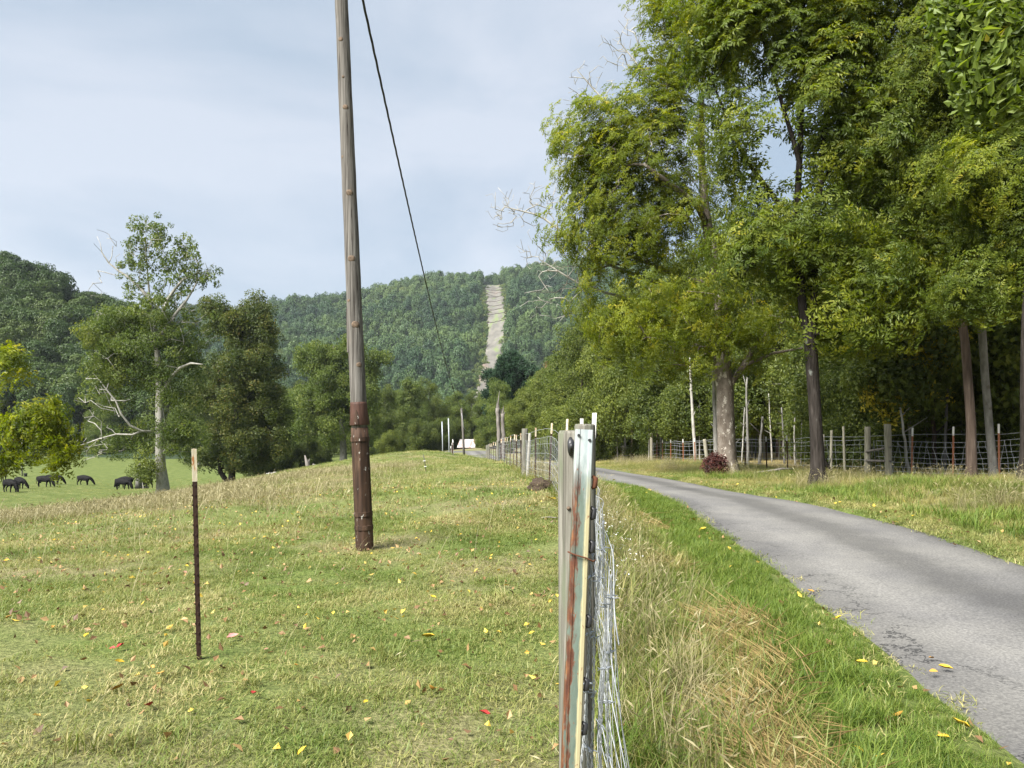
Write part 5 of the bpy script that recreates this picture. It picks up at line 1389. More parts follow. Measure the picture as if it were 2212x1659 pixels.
# barbed wire ends hanging beside the near post
rg = np.random.default_rng(99)
def barbed(p0, p1, name, label=None, rw=.0016, sway=.006, n_b=9, parent=None):
    p0, p1 = np.array(p0), np.array(p1)
    L = np.linalg.norm(p1 - p0); m = int(L / .012)
    t = np.linspace(0, 1, m)
    base = p0 + (p1 - p0) * t[:, None]
    base[:, 0] += np.sin(t * 9 + rg.random() * 6) * sway + np.sin(t * 25 + rg.random() * 6) * sway * .3
    base[:, 1] += np.cos(t * 7 + rg.random() * 6) * sway
    root = empty(name, tuple(p0)) if parent is None else empty(name, rel(p0))
    if parent is not None: root.parent = parent
    mb = MB()
    for ph in (0, math.pi):
        a = t * L / .045 * 2 * math.pi + ph
        q_ = base - p0; q_ = q_ + np.stack([np.cos(a), np.sin(a), a * 0], 1) * .0024
        mb.tube(q_, rw, n=5)
    mb.build('strand', MATS['galvanised'], root, smooth=True)
    for j in range(n_b):
        c = base[int((j + .5) / n_b * (m - 1))] - p0
        mb = MB()
        for s_ in (1, -1):
            d = rg.normal(size=3); d[2] *= .3; d = unit(d) * .017
            mb.tube([c - d, c - d * .3 + np.array([0, 0, .003 * s_]), c + d * .3 - np.array([0, 0, .003 * s_]), c + d], [.0008, .002, .002, .0008], n=4)
        mb.build('barb', MATS['galvanised_bright'], root, smooth=True)
    return root
for k, (x0, z0, x1) in enumerate(((.160, 1.355, .128), (.171, 1.345, .150), (.184, 1.42, .172), (.150, 1.10, .118), (.200, 1.30, .205))):
    r_ = barbed((x0 + .012, Yp + .02 + .012 * k, z0), (x1 + .016, Yp + .0 + .01 * k, zg + .12), 'barbed_strand', parent=F1, n_b=10)

# wooden posts of this fence
def wood_post(parent, orig, p, H, r_, mat='post_wood', lean=(0, 0), name='wooden_post', label=None, ncrack=14):
    root = empty(name, tuple(np.asarray(p) - orig)); root.parent = parent
    rg = np.random.default_rng(int(abs(p[1]) * 100))
    zs = np.array([-.25, 0, H * .3, H * .6, H * .9, H - .012, H])
    rr_ = np.array([1.05, 1.03, 1.0, .98, .96, .95, .86]) * r_
    mb = MB(); mb.tube(np.stack([lean[0] * zs, lean[1] * zs, zs], 1), rr_, n=20, shape=1 + rg.normal(0, .03, 20)); mb.build('shaft', MATS[mat], root, smooth=True)
    if label: root['label'] = label
    return root
Yw = 2.92
xw = .2455
wp = wood_post(F1, O1, (xw, Yw, gz(xw, Yw)), EYE + (HY - 930) / S * Yw - gz(xw, Yw), .0635, lean=(-.006, 0), label='grey weathered round wooden post behind the near steel post')
mb = MB()
zi = EYE + (HY - 963) / S * Yw - gz(xw, Yw)
mb.tube([(-.028, -.060, zi - .032), (-.027, -.070, zi - .018), (-.027, -.080, zi), (-.028, -.070, zi + .018), (-.028, -.060, zi + .032)], [.006, .012, .014, .012, .006], n=10)
ins = mb.build('insulator', MATS['black_plastic'], wp, smooth=True)
mb = MB(); mb.tube([(-.028, -.085, zi - .008), (-.028, -.102, zi - .006), (-.028, -.104, zi + .008), (-.028, -.085, zi + .010)], [.006, .006, .006, .006], n=7); mb.build('hook', MATS['black_plastic'], ins, smooth=True)
for zk, xk in ((.95, .012), (.62, -.02), (1.25, -.015), (.42, .005)):
    mb = MB(); mb.tube([(-.02 + xk, -.058, zk), (-.02 + xk, -.0645, zk)], [.008, .005], n=8); mb.build('knot', MATS['knot_wood'], wp, smooth=True)
def fpt(Y_, dx=0.0):
    x = float(interp(FENCE, Y_)) + dx
    return (x, Y_, gz(x, Y_))
p = fpt(5.0); wood_post(F1, O1, (.475, 5.0, p[2]), EYE + (HY - 916) / S * 5.0 - p[2], .07)
p = fpt(23.0); wood_post(F1, O1, p, 1.45, .10, label='thick dark wooden post along the pasture fence')
p = fpt(21.9); wood_post(F1, O1, p, 1.32, .045, mat='bark_pale', lean=(.05, 0), label='slim whitish leaning post along the pasture fence')
for Y_ in (45, 61, 65, 66.5): wood_post(F1, O1, fpt(Y_), 1.3, .09)
for Y_, top in ((6.6, 892), (8.3, 904), (12.8, 905), (16.0, 914), (19.3, 924), (24.8, None), (27, None), (29.5, None), (32, None), (35, None), (38, None), (41.5, None), (48.5, None), (52, None), (56, None), (59, None)):
    p = fpt(Y_)
    H_ = (EYE + (HY - top) / S * Y_ - p[2]) if top else 1.3
    tpost('steel_post', F1, rel(p), H_, 'rust_post', 'worn_tip' if Y_ > 10 else 'white_tip', tilt=(random.uniform(-.03, .05), random.uniform(-.02, .02)), rz=random.uniform(-.5, .5), tip_h=.22)

def netting(parent, orig, path, Y0, Y1, heights, dv, name='wire_netting', bulge=None, mat='galvanised', rscale=1.0, step=.25, seed=1, dx=0.02):
    """woven wire: horizontal strands and stay wires along a fence line"""
    rg = np.random.default_rng(seed)
    mb = MB()
    ys_ = np.arange(Y0, Y1, step)
    xs_ = interp(path, ys_) + dx
    gz_ = ground(xs_, ys_)
    gz_ = smooth1(gz_, 9) if len(gz_) > 12 else gz_
    sag = vnoise(ys_, ys_ * 0, 2.2, seed + 50) * .08
    wob_ = vnoise(ys_, ys_ * 0, .8, seed + 51) * .05
    def pt(yv, z):
        x = np.interp(yv, ys_, xs_ + wob_); g = np.interp(yv, ys_, gz_); s_ = np.interp(yv, ys_, sag)
        bx2 = bulge(yv, z) if bulge else 0.0
        return np.stack([x + bx2, yv + 0 * x, g + z + s_ * z], -1)
    def wr(yv): return rscale * np.clip(.0013 + .00011 * yv, .0013, .006)
    for k, z in enumerate(heights):
        q_ = pt(ys_, z) - orig
        q_[:, 2] += vnoise(ys_, ys_ * 0, .5, seed + k) * .02
        q_[:, 0] += vnoise(ys_, ys_ * 0, .6, seed + k + 20) * .015
        mb.tube(q_, wr(ys_) * (1.15 if k in (0, len(heights) - 1) else 1), n=4, cap=False)
    yv = Y0
    while yv < Y1:
        zz = np.linspace(heights[0], heights[-1], 7)
        off = rg.normal(0, .012, 7) + rg.choice([-1, 1]) * np.linspace(.09, -.09, 7)
        q_ = np.stack([pt(np.array([yv + o_]), z)[0] for z, o_ in zip(zz, off)]) - orig
        q_[:, 0] += rg.normal(0, .006, 7)
        mb.tube(q_, float(wr(yv)) * .85, n=3, cap=False)
        yv += dv(yv) if callable(dv) else dv
    o_ = mb.build(name, MATS[mat], parent, smooth=True)
    o_['kind'] = 'stuff'
    return o_
hb = lambda yv, z: .02 * np.sin(yv * 3 + z * 5)
netting(F1, O1, FENCE, 1.66, 12.8, [.06, .16, .27, .39, .52, .66, .82, 1.0, 1.12], lambda y_: .15, bulge=hb, step=.12, seed=3, dx=.095)
netting(F1, O1, FENCE, 12.8, 66, [.06, .2, .36, .54, .74, .95, 1.1], lambda y_: .2 + max(0, y_ - 16) * .02, seed=4)
netting(F1, O1, FENCE, 5.0, 66, [1.28], 500, name='top_wire', seed=6, dx=0.0)

# ------------------------------------------------------------------ fence beyond the lane
O2 = np.array(on(2068, 21.5)); F2 = empty('woodland_fence', tuple(O2))
tag(F2, 'woven wire fence with white-tipped posts along the wood beyond the lane', 'fence')
def rpt(Y_, dx=0.0):
    x = float(interp(RF, Y_)) + dx
    return np.array((x, Y_, gz(x, Y_)))
for Y_ in (17.2, 19.0, 20.5, 21.6, 22.7):
    tpost('steel_post', F2, tuple(rpt(Y_) - O2), 1.52, 'rust_bright', 'white_tip', tilt=(random.uniform(-.02, .05), 0), rz=.4, tip_h=.25, w=.055)
for Y_ in (28.8, 30.7, 33, 36, 41.5, 44.2, 47.5, 50, 52, 56, 58.7, 67, 71, 75):
    tpost('steel_post', F2, tuple(rpt(Y_) - O2), 1.40, 'rust_post' if Y_ < 34 else 'rust_bright', 'white_tip', tilt=(random.uniform(-.04, .04), 0), rz=.2, tip_h=.2, w=.055)
wa = rpt(24.0); wb = rpt(23.4, .05)
pa = wood_post(F2, O2, wa, 1.55, .095, mat='treated_wood'); pb = wood_post(F2, O2, wb, 1.62, .105, mat='treated_wood', lean=(-.03, 0))
for z0, z1 in ((.78, .92), (.5, .5)):
    d = wb - wa
    mb = MB(); mb.tube([wa - O2 + np.array([-.1, -.1, z0]), wb - O2 + np.array([.0, -.12, z1])], .035, n=8); mb.build('brace_rail', MATS['dead_wood'], F2, smooth=True)
for Y_, H_, r_, ln in ((39.0, 1.3, .09, -.12), (54, 2.6, .11, 0), (62, 1.5, .12, 0), (66, 1.4, .11, 0), (69, 1.4, .1, 0), (26.5, 1.35, .05, .02), (26.0, 1.5, .045, .02), (25.2, 1.6, .04, -.03)):
    wood_post(F2, O2, rpt(Y_), H_, r_, lean=(ln, 0), mat='treated_wood')
netting(F2, O2, RF, 15.5, 24.0, [.08, .2, .33, .47, .62, .78, .95, 1.1], .16, seed=11, rscale=1.35)
netting(F2, O2, RF, 24.0, 78, [.1, .3, .52, .76, 1.0, 1.15], lambda y_: .4 + max(0, y_ - 24) * .04, seed=12, rscale=1.1)
netting(F2, O2, RF, 15.5, 78, [1.27], 500, name='top_wire', seed=13, dx=0.0, rscale=1.2)

# far end of the pasture: pipe posts with a bit of netting
for px, Y_, top, lb in ((956, 84, 911, 'left of two tall whitish pipe posts at the far crest of the pasture'), (970, 74, 904, 'right, nearer of two tall whitish pipe posts at the far crest')):
    b = on(px, Y_)
    root = empty('pipe_post', b)
    H_ = EYE + (HY - top) / S * Y_ - b[2]
    mb = MB(); mb.tube([(.02, 0, -.2), (0, 0, H_ * .5), (-.06, 0, H_)], .055, n=8); mb.build('pipe', MATS['galvanised_bright'], root, smooth=True)
    mb = MB(); mb.tube([(-.07, 0, H_ - .005), (-.07, 0, H_ + .03)], [.06, .045], n=8); mb.build('cap', MATS['galvanised'], root, smooth=True)
    tag(root, lb, 'post')
F3 = empty('far_fence', on(972, 73)); O3 = np.array(F3.location)
PF = np.array([(60, -4.6), (67, -5.2), (74, -6.0)])
for Y_ in (61, 64, 67.5, 71):
    x = float(interp(PF, Y_)); tpost('steel_post', F3, tuple(np.array((x, Y_, gz(x, Y_))) - O3), 1.2, 'rust_post', 'white_tip', w=.06)
netting(F3, O3, PF, 60, 74, [.1, .35, .6, .85, 1.1], .8, seed=15)
tag(F3, 'short run of wire fence at the far pipe posts, beside the distant pole', 'fence')

# ------------------------------------------------------------------ snag, stump, shed and other things
def snag(name, base, stems, mat, label, cat):
    root = empty(name, base)
    for pts, rr_ in stems:
        mb = MB(); rg = np.random.default_rng(len(pts) + int(rr_[0] * 1000))
        mb.tube(pts, rr_, n=11, shape=1 + rg.normal(0, .1, 11))
        mb.build('stem', MATS[mat], root, smooth=True)
    tag(root, label, cat)
    return root
b = on(1083, 57)
k = 57 / S
rg_ = np.random.default_rng(8)
def jag(x0, x1, H, r0, y0):
    t_ = np.linspace(0, 1, 16)
    p_ = np.stack([x0 + (x1 - x0) * t_ + rg_.normal(0, .02, 16), np.full(16, y0) + rg_.normal(0, .02, 16), -.3 + (H + .3) * t_], 1)
    return (p_, r0 * (1 - .25 * t_) * (1 + rg_.normal(0, .07, 16)))
sn = snag('broken_snag', b, [jag(-.1, -.3, 4.0, .19, 0), jag(.18, .08, 3.6, .19, .1)], 'dead_wood', 'tall broken dead trunk split in two grey stems behind the pasture fence', 'dead tree')
for x, z0, z1, dx, r_ in ((-.36, 3.8, 4.5, .03, .06), (-.28, 3.85, 5.3, .14, .07), (-.22, 3.8, 4.25, .05, .06), (.02, 3.4, 3.95, -.04, .06), (.1, 3.45, 4.2, .06, .07), (.17, 3.4, 3.75, .08, .05)):
    mb = MB(); mb.tube([(x, .05, z0), (x + dx * .4, .04, (z0 + z1) / 2), (x + dx, .05, z1)], [r_, r_ * .75, .012], n=5); mb.build('splinter', MATS['dead_wood'], sn)
b = on(668, 66)
snag('splintered_stump', b, [([(.0, 0, -.2), (-.15, 0, .5), (-.38, 0, 1.25)], [.2, .17, .04]), ([(.1, 0, -.1), (.35, .1, .45), (.75, .1, .25), (1.1, .1, .05)], [.13, .1, .07, .03]), ([(.05, .1, -.1), (-.1, .1, .6), (.0, .1, .95)], [.14, .1, .02])], 'dead_wood', 'pale splintered stump with a fallen limb on the pasture rise', 'stump')
def lump(name, base, size, mat, label, cat, seed, group=None, rough=.25):
    import bmesh
    bm = bmesh.new(); bmesh.ops.create_icosphere(bm, subdivisions=4, radius=1.0)
    rg = np.random.default_rng(seed)
    V = np.array([v.co for v in bm.verts])
    off = np.zeros(len(V))
    for s_, a in ((1.2, rough), (3.0, rough * .6), (7.0, rough * .3), (14, rough * .16)):
        off += a * (vnoise(V[:, 0] + V[:, 2] * .7, V[:, 1] + V[:, 2], 1 / s_, seed) + vnoise(V[:, 2] - V[:, 1], V[:, 0], 1 / s_, seed + 3)) * 1.2
    V = V * (1 + off)[:, None] * np.array(size); V[:, 2] = np.maximum(V[:, 2], -size[2] * .5)
    for v, c in zip(bm.verts, V): v.co = c
    me = bpy.data.meshes.new(name); bm.to_mesh(me); bm.free(); me.materials.append(MATS[mat])
    me.polygons.foreach_set('use_smooth', [True] * len(me.polygons))
    o_ = add(name, me, None, (base[0], base[1], base[2] + size[2] * .4))
    return tag(o_, label, cat, group)
b = on(1176, 15.6)
lump('earth_clod', b, (.27, .17, .16), 'clod', 'dark brown shaggy clod lying in the grass beside the pasture fence', 'clod', 5, rough=.42)
for px, Y_, s_, lb in ((583, 64, .34, 'pale grey boulder on the pasture rise'), (593, 62, .22, 'smaller grey stone beside the pale boulder on the pasture rise')):
    lump('boulder', on(px, Y_), (s_, s_ * .8, s_ * .6), 'grey_rock', lb, 'rock', int(px))
lump('boulder', on(307, 96), (.7, .5, .8), 'grey_rock', 'grey lump beside the cow at the foot of the pale sycamore', 'rock', 9)
b = on(300, 93); snag('old_stump', b, [([(0, 0, -.3), (0, 0, 1.2), (.05, 0, 2.4), (.1, 0, 3.2)], [.42, .34, .3, .12])], 'bark_grey', 'grey broken trunk between the cattle and the sycamore', 'stump')
b = on(1191, 12.3)
mb = MB(); mb.tube([(-.14, 0, .03), (-.02, .01, .04), (.08, 0, .03), (.2, .02, .05)], [.012, .014, .012, .008], n=6)
o_ = mb.build('fallen_stick', MATS['dead_wood'], None, smooth=True, loc=on(1188, 12.2)); tag(o_, 'pale stick lying in the grass left of the grey wooden post', 'stick')
b = on(1690, 25.2)
o_ = MB(); o_.tube([(-.7, 0, .06), (-.2, .05, .12), (.3, 0, .22), (.7, .1, .2)], [.05, .05, .04, .02], n=7); o_ = o_.build('fallen_branch', MATS['dead_wood'], None, smooth=True, loc=on(1672, 26)); tag(o_, 'fallen branch in the verge between the mottled tree and the dark walnut', 'branch')

b = on(1008, 140)
sh = empty('shed', b); tag(sh, 'low shed with patchy white and rust metal roof beyond the crest', 'shed')
zr = EYE + (HY - 950) / S * 140 - b[2]; ze = EYE + (HY - 967) / S * 140 - b[2]
mb = MB(); mb.box((0, 1.2, (ze - .6) / 2 - .05), (3.0, 2.2, ze + .6)); mb.build('wall', MATS['shed_wall'], sh)
mb = MB(); V = [(-1.75, -.1, ze), (1.55, -.1, ze), (1.55, 1.2, zr), (-1.3, 1.2, zr), (-1.75, 2.5, ze), (1.55, 2.5, ze)]
V2 = [(x, y_, z + .06) for x, y_, z in V]
mb.raw(V + V2, [(6, 7, 8, 9), (9, 8, 11, 10), (0, 3, 2, 1), (3, 4, 5, 2), (0, 1, 7, 6), (1, 2, 8, 7), (2, 5, 11, 8), (5, 4, 10, 11), (4, 3, 9, 10), (3, 0, 6, 9)])
mb.build('roof', MATS['shed_roof'], sh)
place(KM, 4, 1037, 136, .33, 'rounded light green hedge bush beside the low shed', None, cat='bush', name='hedge_bush')

# pole and tub in the meadow
b = on(48, 124)
root = empty('meadow_pole', b); mb = MB(); mb.tube([(0, 0, -.2), (0, 0, 3), (.02, 0, 6.2)], [.12, .11, .09], n=9); mb.build('shaft', MATS['bark_pale'], root, smooth=True)
mb = MB(); mb.tube([(0, -.13, 2.2), (0, -.13, 2.5)], .05, n=6); mb.build('bracket', MATS['galvanised'], root)
tag(root, 'pale pole standing in the cattle meadow behind the hanging bough', 'pole')
b = on(55, 123)
root = empty('feed_tub', b); mb = MB(); mb.tube([(0, 0, 0), (0, 0, .5)], [.22, .28], n=14); mb.build('tub', MATS['black_plastic'], root); mb = MB(); mb.tube([(0, 0, .48), (0, 0, .53)], [.29, .29], n=14); mb.build('rim', MATS['black_plastic'], root)
tag(root, 'small black tub at the foot of the meadow pole', 'tub')

# ------------------------------------------------------------------ cattle
def cow_mesh(head_down=True, turn=0.0, step=0.0):
    me = bpy.data.meshes.new('cow_frame')
    V = [(-.80, 0, 1.12), (-.35, 0, 1.02), (.12, 0, .99), (.52, 0, 1.06)]
    rad = [(.31, .30), (.40, .42), (.42, .44), (.33, .38)]
    if head_down: nk = [(.86, turn * .2, .98), (1.08, turn * .5, .66), (1.17, turn * .7, .40), (1.25, turn * .8, .22), (1.31, turn * .9, .07)]; nr = [(.21, .24), (.15, .18), (.13, .14), (.11, .12), (.075, .085)]
    else: nk = [(.84, 0, 1.22), (1.05, turn * .3, 1.38), (1.24, turn * .5, 1.42), (1.42, turn * .7, 1.34), (1.55, turn * .9, 1.26)]; nr = [(.21, .26), (.16, .19), (.14, .14), (.11, .12), (.08, .09)]
    E = [(0, 1), (1, 2), (2, 3)]
    V += nk; rad += nr; E += [(3, 4), (4, 5), (5, 6), (6, 7), (7, 8)]
    for sg in (-1, 1):
        i = len(V); st = step * sg
        V += [(.48, .19 * sg, .74), (.47 + st, .18 * sg, .42), (.48 + st * 1.5, .18 * sg, .08), (.51 + st * 1.5, .18 * sg, .02)]; rad += [(.14, .14), (.072, .072), (.06, .06), (.07, .06)]; E += [(3, i), (i, i + 1), (i + 1, i + 2), (i + 2, i + 3)]
    for sg in (-1, 1):
        i = len(V); st = -step * sg
        V += [(-.72, .20 * sg, .80), (-.64 + st * .4, .20 * sg, .60), (-.86 + st, .19 * sg, .40), (-.80 + st * 1.4, .19 * sg, .08), (-.76 + st * 1.4, .19 * sg, .02)]; rad += [(.19, .17), (.115, .11), (.068, .062), (.058, .058), (.068, .06)]; E += [(0, i), (i, i + 1), (i + 1, i + 2), (i + 2, i + 3), (i + 3, i + 4)]
    i = len(V); V += [(-1.08, 0, 1.22), (-1.16, 0, .85), (-1.15, .02, .45), (-1.15, .02, .32)]; rad += [(.05, .05), (.026, .026), (.035, .035), (.02, .02)]; E += [(0, i), (i, i + 1), (i + 1, i + 2), (i + 2, i + 3)]
    hx = V[6]
    for sg in (-1, 1):
        i = len(V); V += [(hx[0] - .03, hx[1] + .13 * sg, hx[2] + .05), (hx[0] - .05, hx[1] + .26 * sg, hx[2] + .05)]; rad += [(.035, .05), (.02, .03)]; E += [(6, i), (i, i + 1)]
    me.from_pydata(V, E, [])
    o_ = bpy.data.objects.new('cow_frame', me); col.objects.link(o_)
    sk = o_.modifiers.new('skin', 'SKIN'); sk.use_smooth_shade = True
    ss = o_.modifiers.new('sub', 'SUBSURF'); ss.levels = 2
    for v, r_ in zip(me.skin_vertices[0].data, rad): v.radius = r_
    me.skin_vertices[0].data[0].use_root = True
    dg = bpy.context.evaluated_depsgraph_get()
    res = bpy.data.meshes.new_from_object(o_.evaluated_get(dg))
    bpy.data.objects.remove(o_)
    res.materials.clear(); res.materials.append(MATS['cow_hide'])
    res.polygons.foreach_set('use_smooth', [True] * len(res.polygons))
    return res
CM = [cow_mesh(True, .0, .10), cow_mesh(True, .5, -.08), cow_mesh(False, .2, .05)]
for px, Y_, mi, rz, s_, lb in [(6, 112, 2, 100, 1.05, 'black cow at the far left edge, seen end on, farthest from the fence'), (22, 79, 0, -25, 1.0, 'black cow grazing, nearest of the two at the left edge'), (42, 89, 1, -35, 1.0, 'black cow grazing just right of the nearest left-hand cow'),
                               (97, 97, 0, -8, 1.05, 'black cow grazing under the hanging bough, in front of another'), (117, 104, 1, -5, 1.05, 'black cow half hidden behind the one grazing under the hanging bough'),
                               (182, 104, 1, -12, 1.0, 'lone black cow grazing between the hanging bough and the sycamore'), (266, 92, 0, -15, 1.05, 'black cow grazing left of the sycamore, in front of another'), (270, 99, 0, 175, 1.1, 'black cow whose back shows over the one left of the sycamore'), (318, 96, 2, -92, 1.0, 'black cow facing the viewer close beside the sycamore trunk')]:
    b = on(px, Y_)
    o_ = add('cow', CM[mi], None, b, (0, 0, R(rz))); o_.scale = (s_, s_, s_)
    tag(o_, lb, 'cow', 'black cattle grazing in the meadow')

# ------------------------------------------------------------------ grass and weeds
def in_view(X, Y_, m=90): 
    px = CX + X / np.maximum(Y_, .1) * S
    return (px > -m - 60) & (px < 2212 + m + 60)
def field(n_, y0, y1, pw=1.0, x_lo=None, x_hi=None):
    Y_ = y0 + (y1 - y0) * rng.random(n_) ** pw
    u = rng.random(n_)
    lo = (-CX - 110) / S * Y_ if x_lo is None else x_lo(Y_)
    hi = (2212 - CX + 110) / S * Y_ if x_hi is None else x_hi(Y_)
    return lo + (hi - lo) * u, Y_
def put(name, key, X, Y_, sc, label, cat, tilt=.15, rz=None):
    Z = ground(X, Y_) + (.03 if key == 'litter' else 0)
    m = len(X)
    rot = np.stack([rng.normal(0, tilt, m), rng.normal(0, tilt, m), rng.uniform(0, 6.28, m) if rz is None else rz], 1)
    if key == 'straw': Z = Z + .05
    o_ = scatter(name, key, np.stack([X, Y_, Z], 1), rot, sc)
    tag(o_, label, cat, kind='stuff')
    return o_
fx = lambda y_: interp(FENCE, y_)
lx_ = lambda y_: interp(RL, y_)
rx_ = lambda y_: interp(RR, y_)
fr = lambda y_: interp(RF, y_)
left = lambda y_: (-CX - 120) / S * y_ - 1.3

# pasture, near: short tufts in uneven patches
n_ = 19000
X, Y_ = field(n_, 1.9, 13, 1 / 1.55, left, lambda y_: fx(y_) + .05)
keep = rng.random(n_) < .50 + .9 * vnoise(X, Y_, 1.1, 61) + .8 * vnoise(X, Y_, .35, 62)
X, Y_ = X[keep], Y_[keep]
put('pasture_grass', 'g_short', X, Y_, rng.uniform(.75, 1.35, len(X)), 'short mixed green and straw-coloured pasture grass', 'grass')
n_ = 1500
X, Y_ = field(n_, 2.2, 24, 1 / 1.7, left, lambda y_: fx(y_) + .05)
keep = vnoise(X, Y_, 1.7, 63) + .5 * vnoise(X, Y_, .6, 64) > .22
put('grass_tussocks', 'g_tuft', X[keep], Y_[keep], rng.uniform(.7, 1.35, keep.sum()), 'darker green tussocks dotted over the pasture', 'grass')
n_ = 21000
X, Y_ = field(n_, 10, 48, 1 / 1.35, left, lambda y_: fx(y_) + .05)
keep = rng.random(n_) < .62 + .8 * vnoise(X, Y_, 2.0, 65)
X, Y_ = X[keep], Y_[keep]
put('pasture_grass_beyond', 'g_midfar', X, Y_, rng.uniform(.6, 1.15, len(X)), 'short pasture grass farther up the slope', 'grass')
n_ = 8000
X, Y_ = field(n_, 48, 85, 1, lambda y_: (420 - CX) / S * y_, lambda y_: fx(y_))
put('pasture_grass_crest', 'g_midfar', X, Y_, rng.uniform(.8, 1.4, len(X)), 'pasture grass along the far crest', 'grass')
# dry seed stems over the pasture and the tall dry band on the left
n_ = 4200
X, Y_ = field(n_, 2.6, 26, 1 / 1.6, left, lambda y_: fx(y_) - .2)
keep = rng.random(n_) < .35 + .9 * vnoise(X, Y_, 2.4, 66) + .012 * (fx(Y_) - X) * np.clip(Y_ - 6, 0, 12) / 6
put('seed_stems', 'g_stem', X[keep], Y_[keep], rng.uniform(.7, 1.3, keep.sum()), 'thin straw-coloured seed stems standing in the pasture', 'grass', tilt=.25)
n_ = 30000
X, Y_ = field(n_, 12, 54, 1 / 1.3, left, lambda y_: fx(y_) - 2.5)
u = fx(Y_) - X
tall = sstep(15, 22, Y_ + u * .25 + vnoise(X, Y_, 6, 5) * 8) * (1 - sstep(38, 50, Y_ + vnoise(X, Y_, 9, 6) * 10)) * sstep(2.5, 10, u)
keep = rng.random(n_) < tall * (.46 + .9 * vnoise(X, Y_, 3.0, 67)) 
put('tall_dry_grass', 'g_dryfar', X[keep], Y_[keep], rng.uniform(.7, 1.3, keep.sum()), 'band of tall straw-coloured grass across the left pasture', 'grass')

# bank between the fence and the lane
n_ = 620
X, Y_ = field(n_, 1.5, 30, 1 / 1.5, lambda y_: fx(y_) + .06, lambda y_: fx(y_) + .85)
put('bank_dry_grass', 'g_dry', X, Y_, rng.uniform(.5, 1.05, n_), 'long dry grass leaning on the bank beside the fence', 'grass', tilt=.22)
n_ = 3600
X, Y_ = field(n_, 1.5, 30, 1 / 1.4, lambda y_: fx(y_) + .02, lambda y_: lx_(y_) - 1.0)
put('bank_grass', 'g_verge', X, Y_, rng.uniform(.5, 1.0, n_), 'mixed green and straw grass on the bank beside the fence', 'grass', tilt=.22)
n_ = 1300
X, Y_ = field(n_, 1.5, 26, 1 / 1.4, lambda y_: fx(y_) + .02, lambda y_: lx_(y_) - .9)
put('bank_green_grass', 'g_lush', X, Y_, rng.uniform(.8, 1.6, n_), 'darker green grass mixed into the dry bank', 'grass', tilt=.25)
n_ = 8000
X, Y_ = field(n_, 1.8, 34, 1 / 1.4, lambda y_: lx_(y_) - 1.25 + .3 * vnoise(y_, y_ * 0, 1.2, 70), lambda y_: lx_(y_) + .05)
put('verge_green_grass', 'g_lush', X, Y_, rng.uniform(.45, 1.1, n_) * np.clip(.35 + (lx_(Y_) - X) * 1.2, .35, 1), 'bright green grass strip along the left edge of the lane', 'grass')
n_ = 270
Y_ = rng.uniform(2.2, 15, n_)
cx_ = np.interp(Y_, [2, 4, 6, 8, 12, 15], [1.15, 1.40, 1.68, 1.80, 1.85, 1.85])
X = cx_ + rng.normal(0, .11, n_) + .10 * np.sin(Y_ * 1.3)
keep = (vnoise(Y_ + X * 2, Y_ * 0, .9, 71) > -.10)
X, Y_ = X[keep], Y_[keep]
o_ = put('mown_straw', 'straw', X, Y_, rng.uniform(.7, 1.1, len(X)), 'golden swaths of cut straw lying along the bank', 'straw', tilt=.08, rz=R(97) + rng.normal(0, .25, len(X)))
n_ = 1000
X, Y_ = field(n_, 1.8, 20, 1 / 1.4, lambda y_: lx_(y_) - 1.1, lambda y_: lx_(y_) + .12)
put('verge_short_grass', 'g_short', X, Y_, rng.uniform(.9, 1.6, n_), 'short yellowish grass among the green strip at the lane edge', 'grass')
# verge beyond the lane and the wood's floor
n_ = 9000
X, Y_ = field(n_, 7.5, 48, 1 / 1.2, lambda y_: rx_(y_) - .03, lambda y_: np.minimum(fr(y_) + 1.0, (2330 - CX) / S * y_))
e_ = X - rx_(Y_)
keep = in_view(X, Y_) & (X > rx_(Y_) - .05)
put('far_verge_grass', 'g_verge', X[keep], Y_[keep], (rng.uniform(.6, 1.15, n_) * np.clip(.25 + e_ * .24, .25, .85))[keep], 'rough green and straw grass on the verge beyond the lane', 'grass')
n_ = 1500
X, Y_ = field(n_, 9, 50, 1, lambda y_: rx_(y_) + 1.6, lambda y_: np.minimum(fr(y_) + .8, (2330 - CX) / S * y_))
keep = in_view(X, Y_) & (vnoise(X, Y_, 1.6, 72) > .08) & (X > rx_(Y_) + .9)
put('far_verge_dry_grass', 'g_dry', X[keep], Y_[keep], rng.uniform(.7, 1.15, keep.sum()), 'tall dry grass at the foot of the fence beyond the lane', 'grass')
n_ = 5000
X, Y_ = field(n_, 20, 62, 1, lambda y_: fr(y_) + .2, lambda y_: fr(y_) + 14)
keep = in_view(X, Y_)
put('wood_floor_grass', 'g_dryfar', X[keep], Y_[keep], rng.uniform(.35, .7, keep.sum()), 'low golden grass on the floor of the wood', 'grass')
n_ = 3000
X, Y_ = field(n_, 30, 95, 1, lambda y_: fx(y_) + .1, lambda y_: lx_(y_))
put('lane_edge_grass', 'g_midfar', X, Y_, rng.uniform(.9, 1.6, n_), 'grass between the pasture fence and the far lane', 'grass')
n_ = 3200
X, Y_ = field(n_, 7, 30, 1 / 1.1, lambda y_: rx_(y_) - .08, lambda y_: rx_(y_) + 1.3)
k_ = in_view(X, Y_)
put('far_edge_grass', 'g_short', X[k_], Y_[k_], rng.uniform(1.0, 1.9, k_.sum()), 'short grass along the right edge of the lane', 'grass')
n_ = 700
X, Y_ = field(n_, 8, 26, 1, lambda y_: rx_(y_) + .5, lambda y_: rx_(y_) + 4.0)
k_ = in_view(X, Y_) & (vnoise(X, Y_, 1.8, 75) > 0)
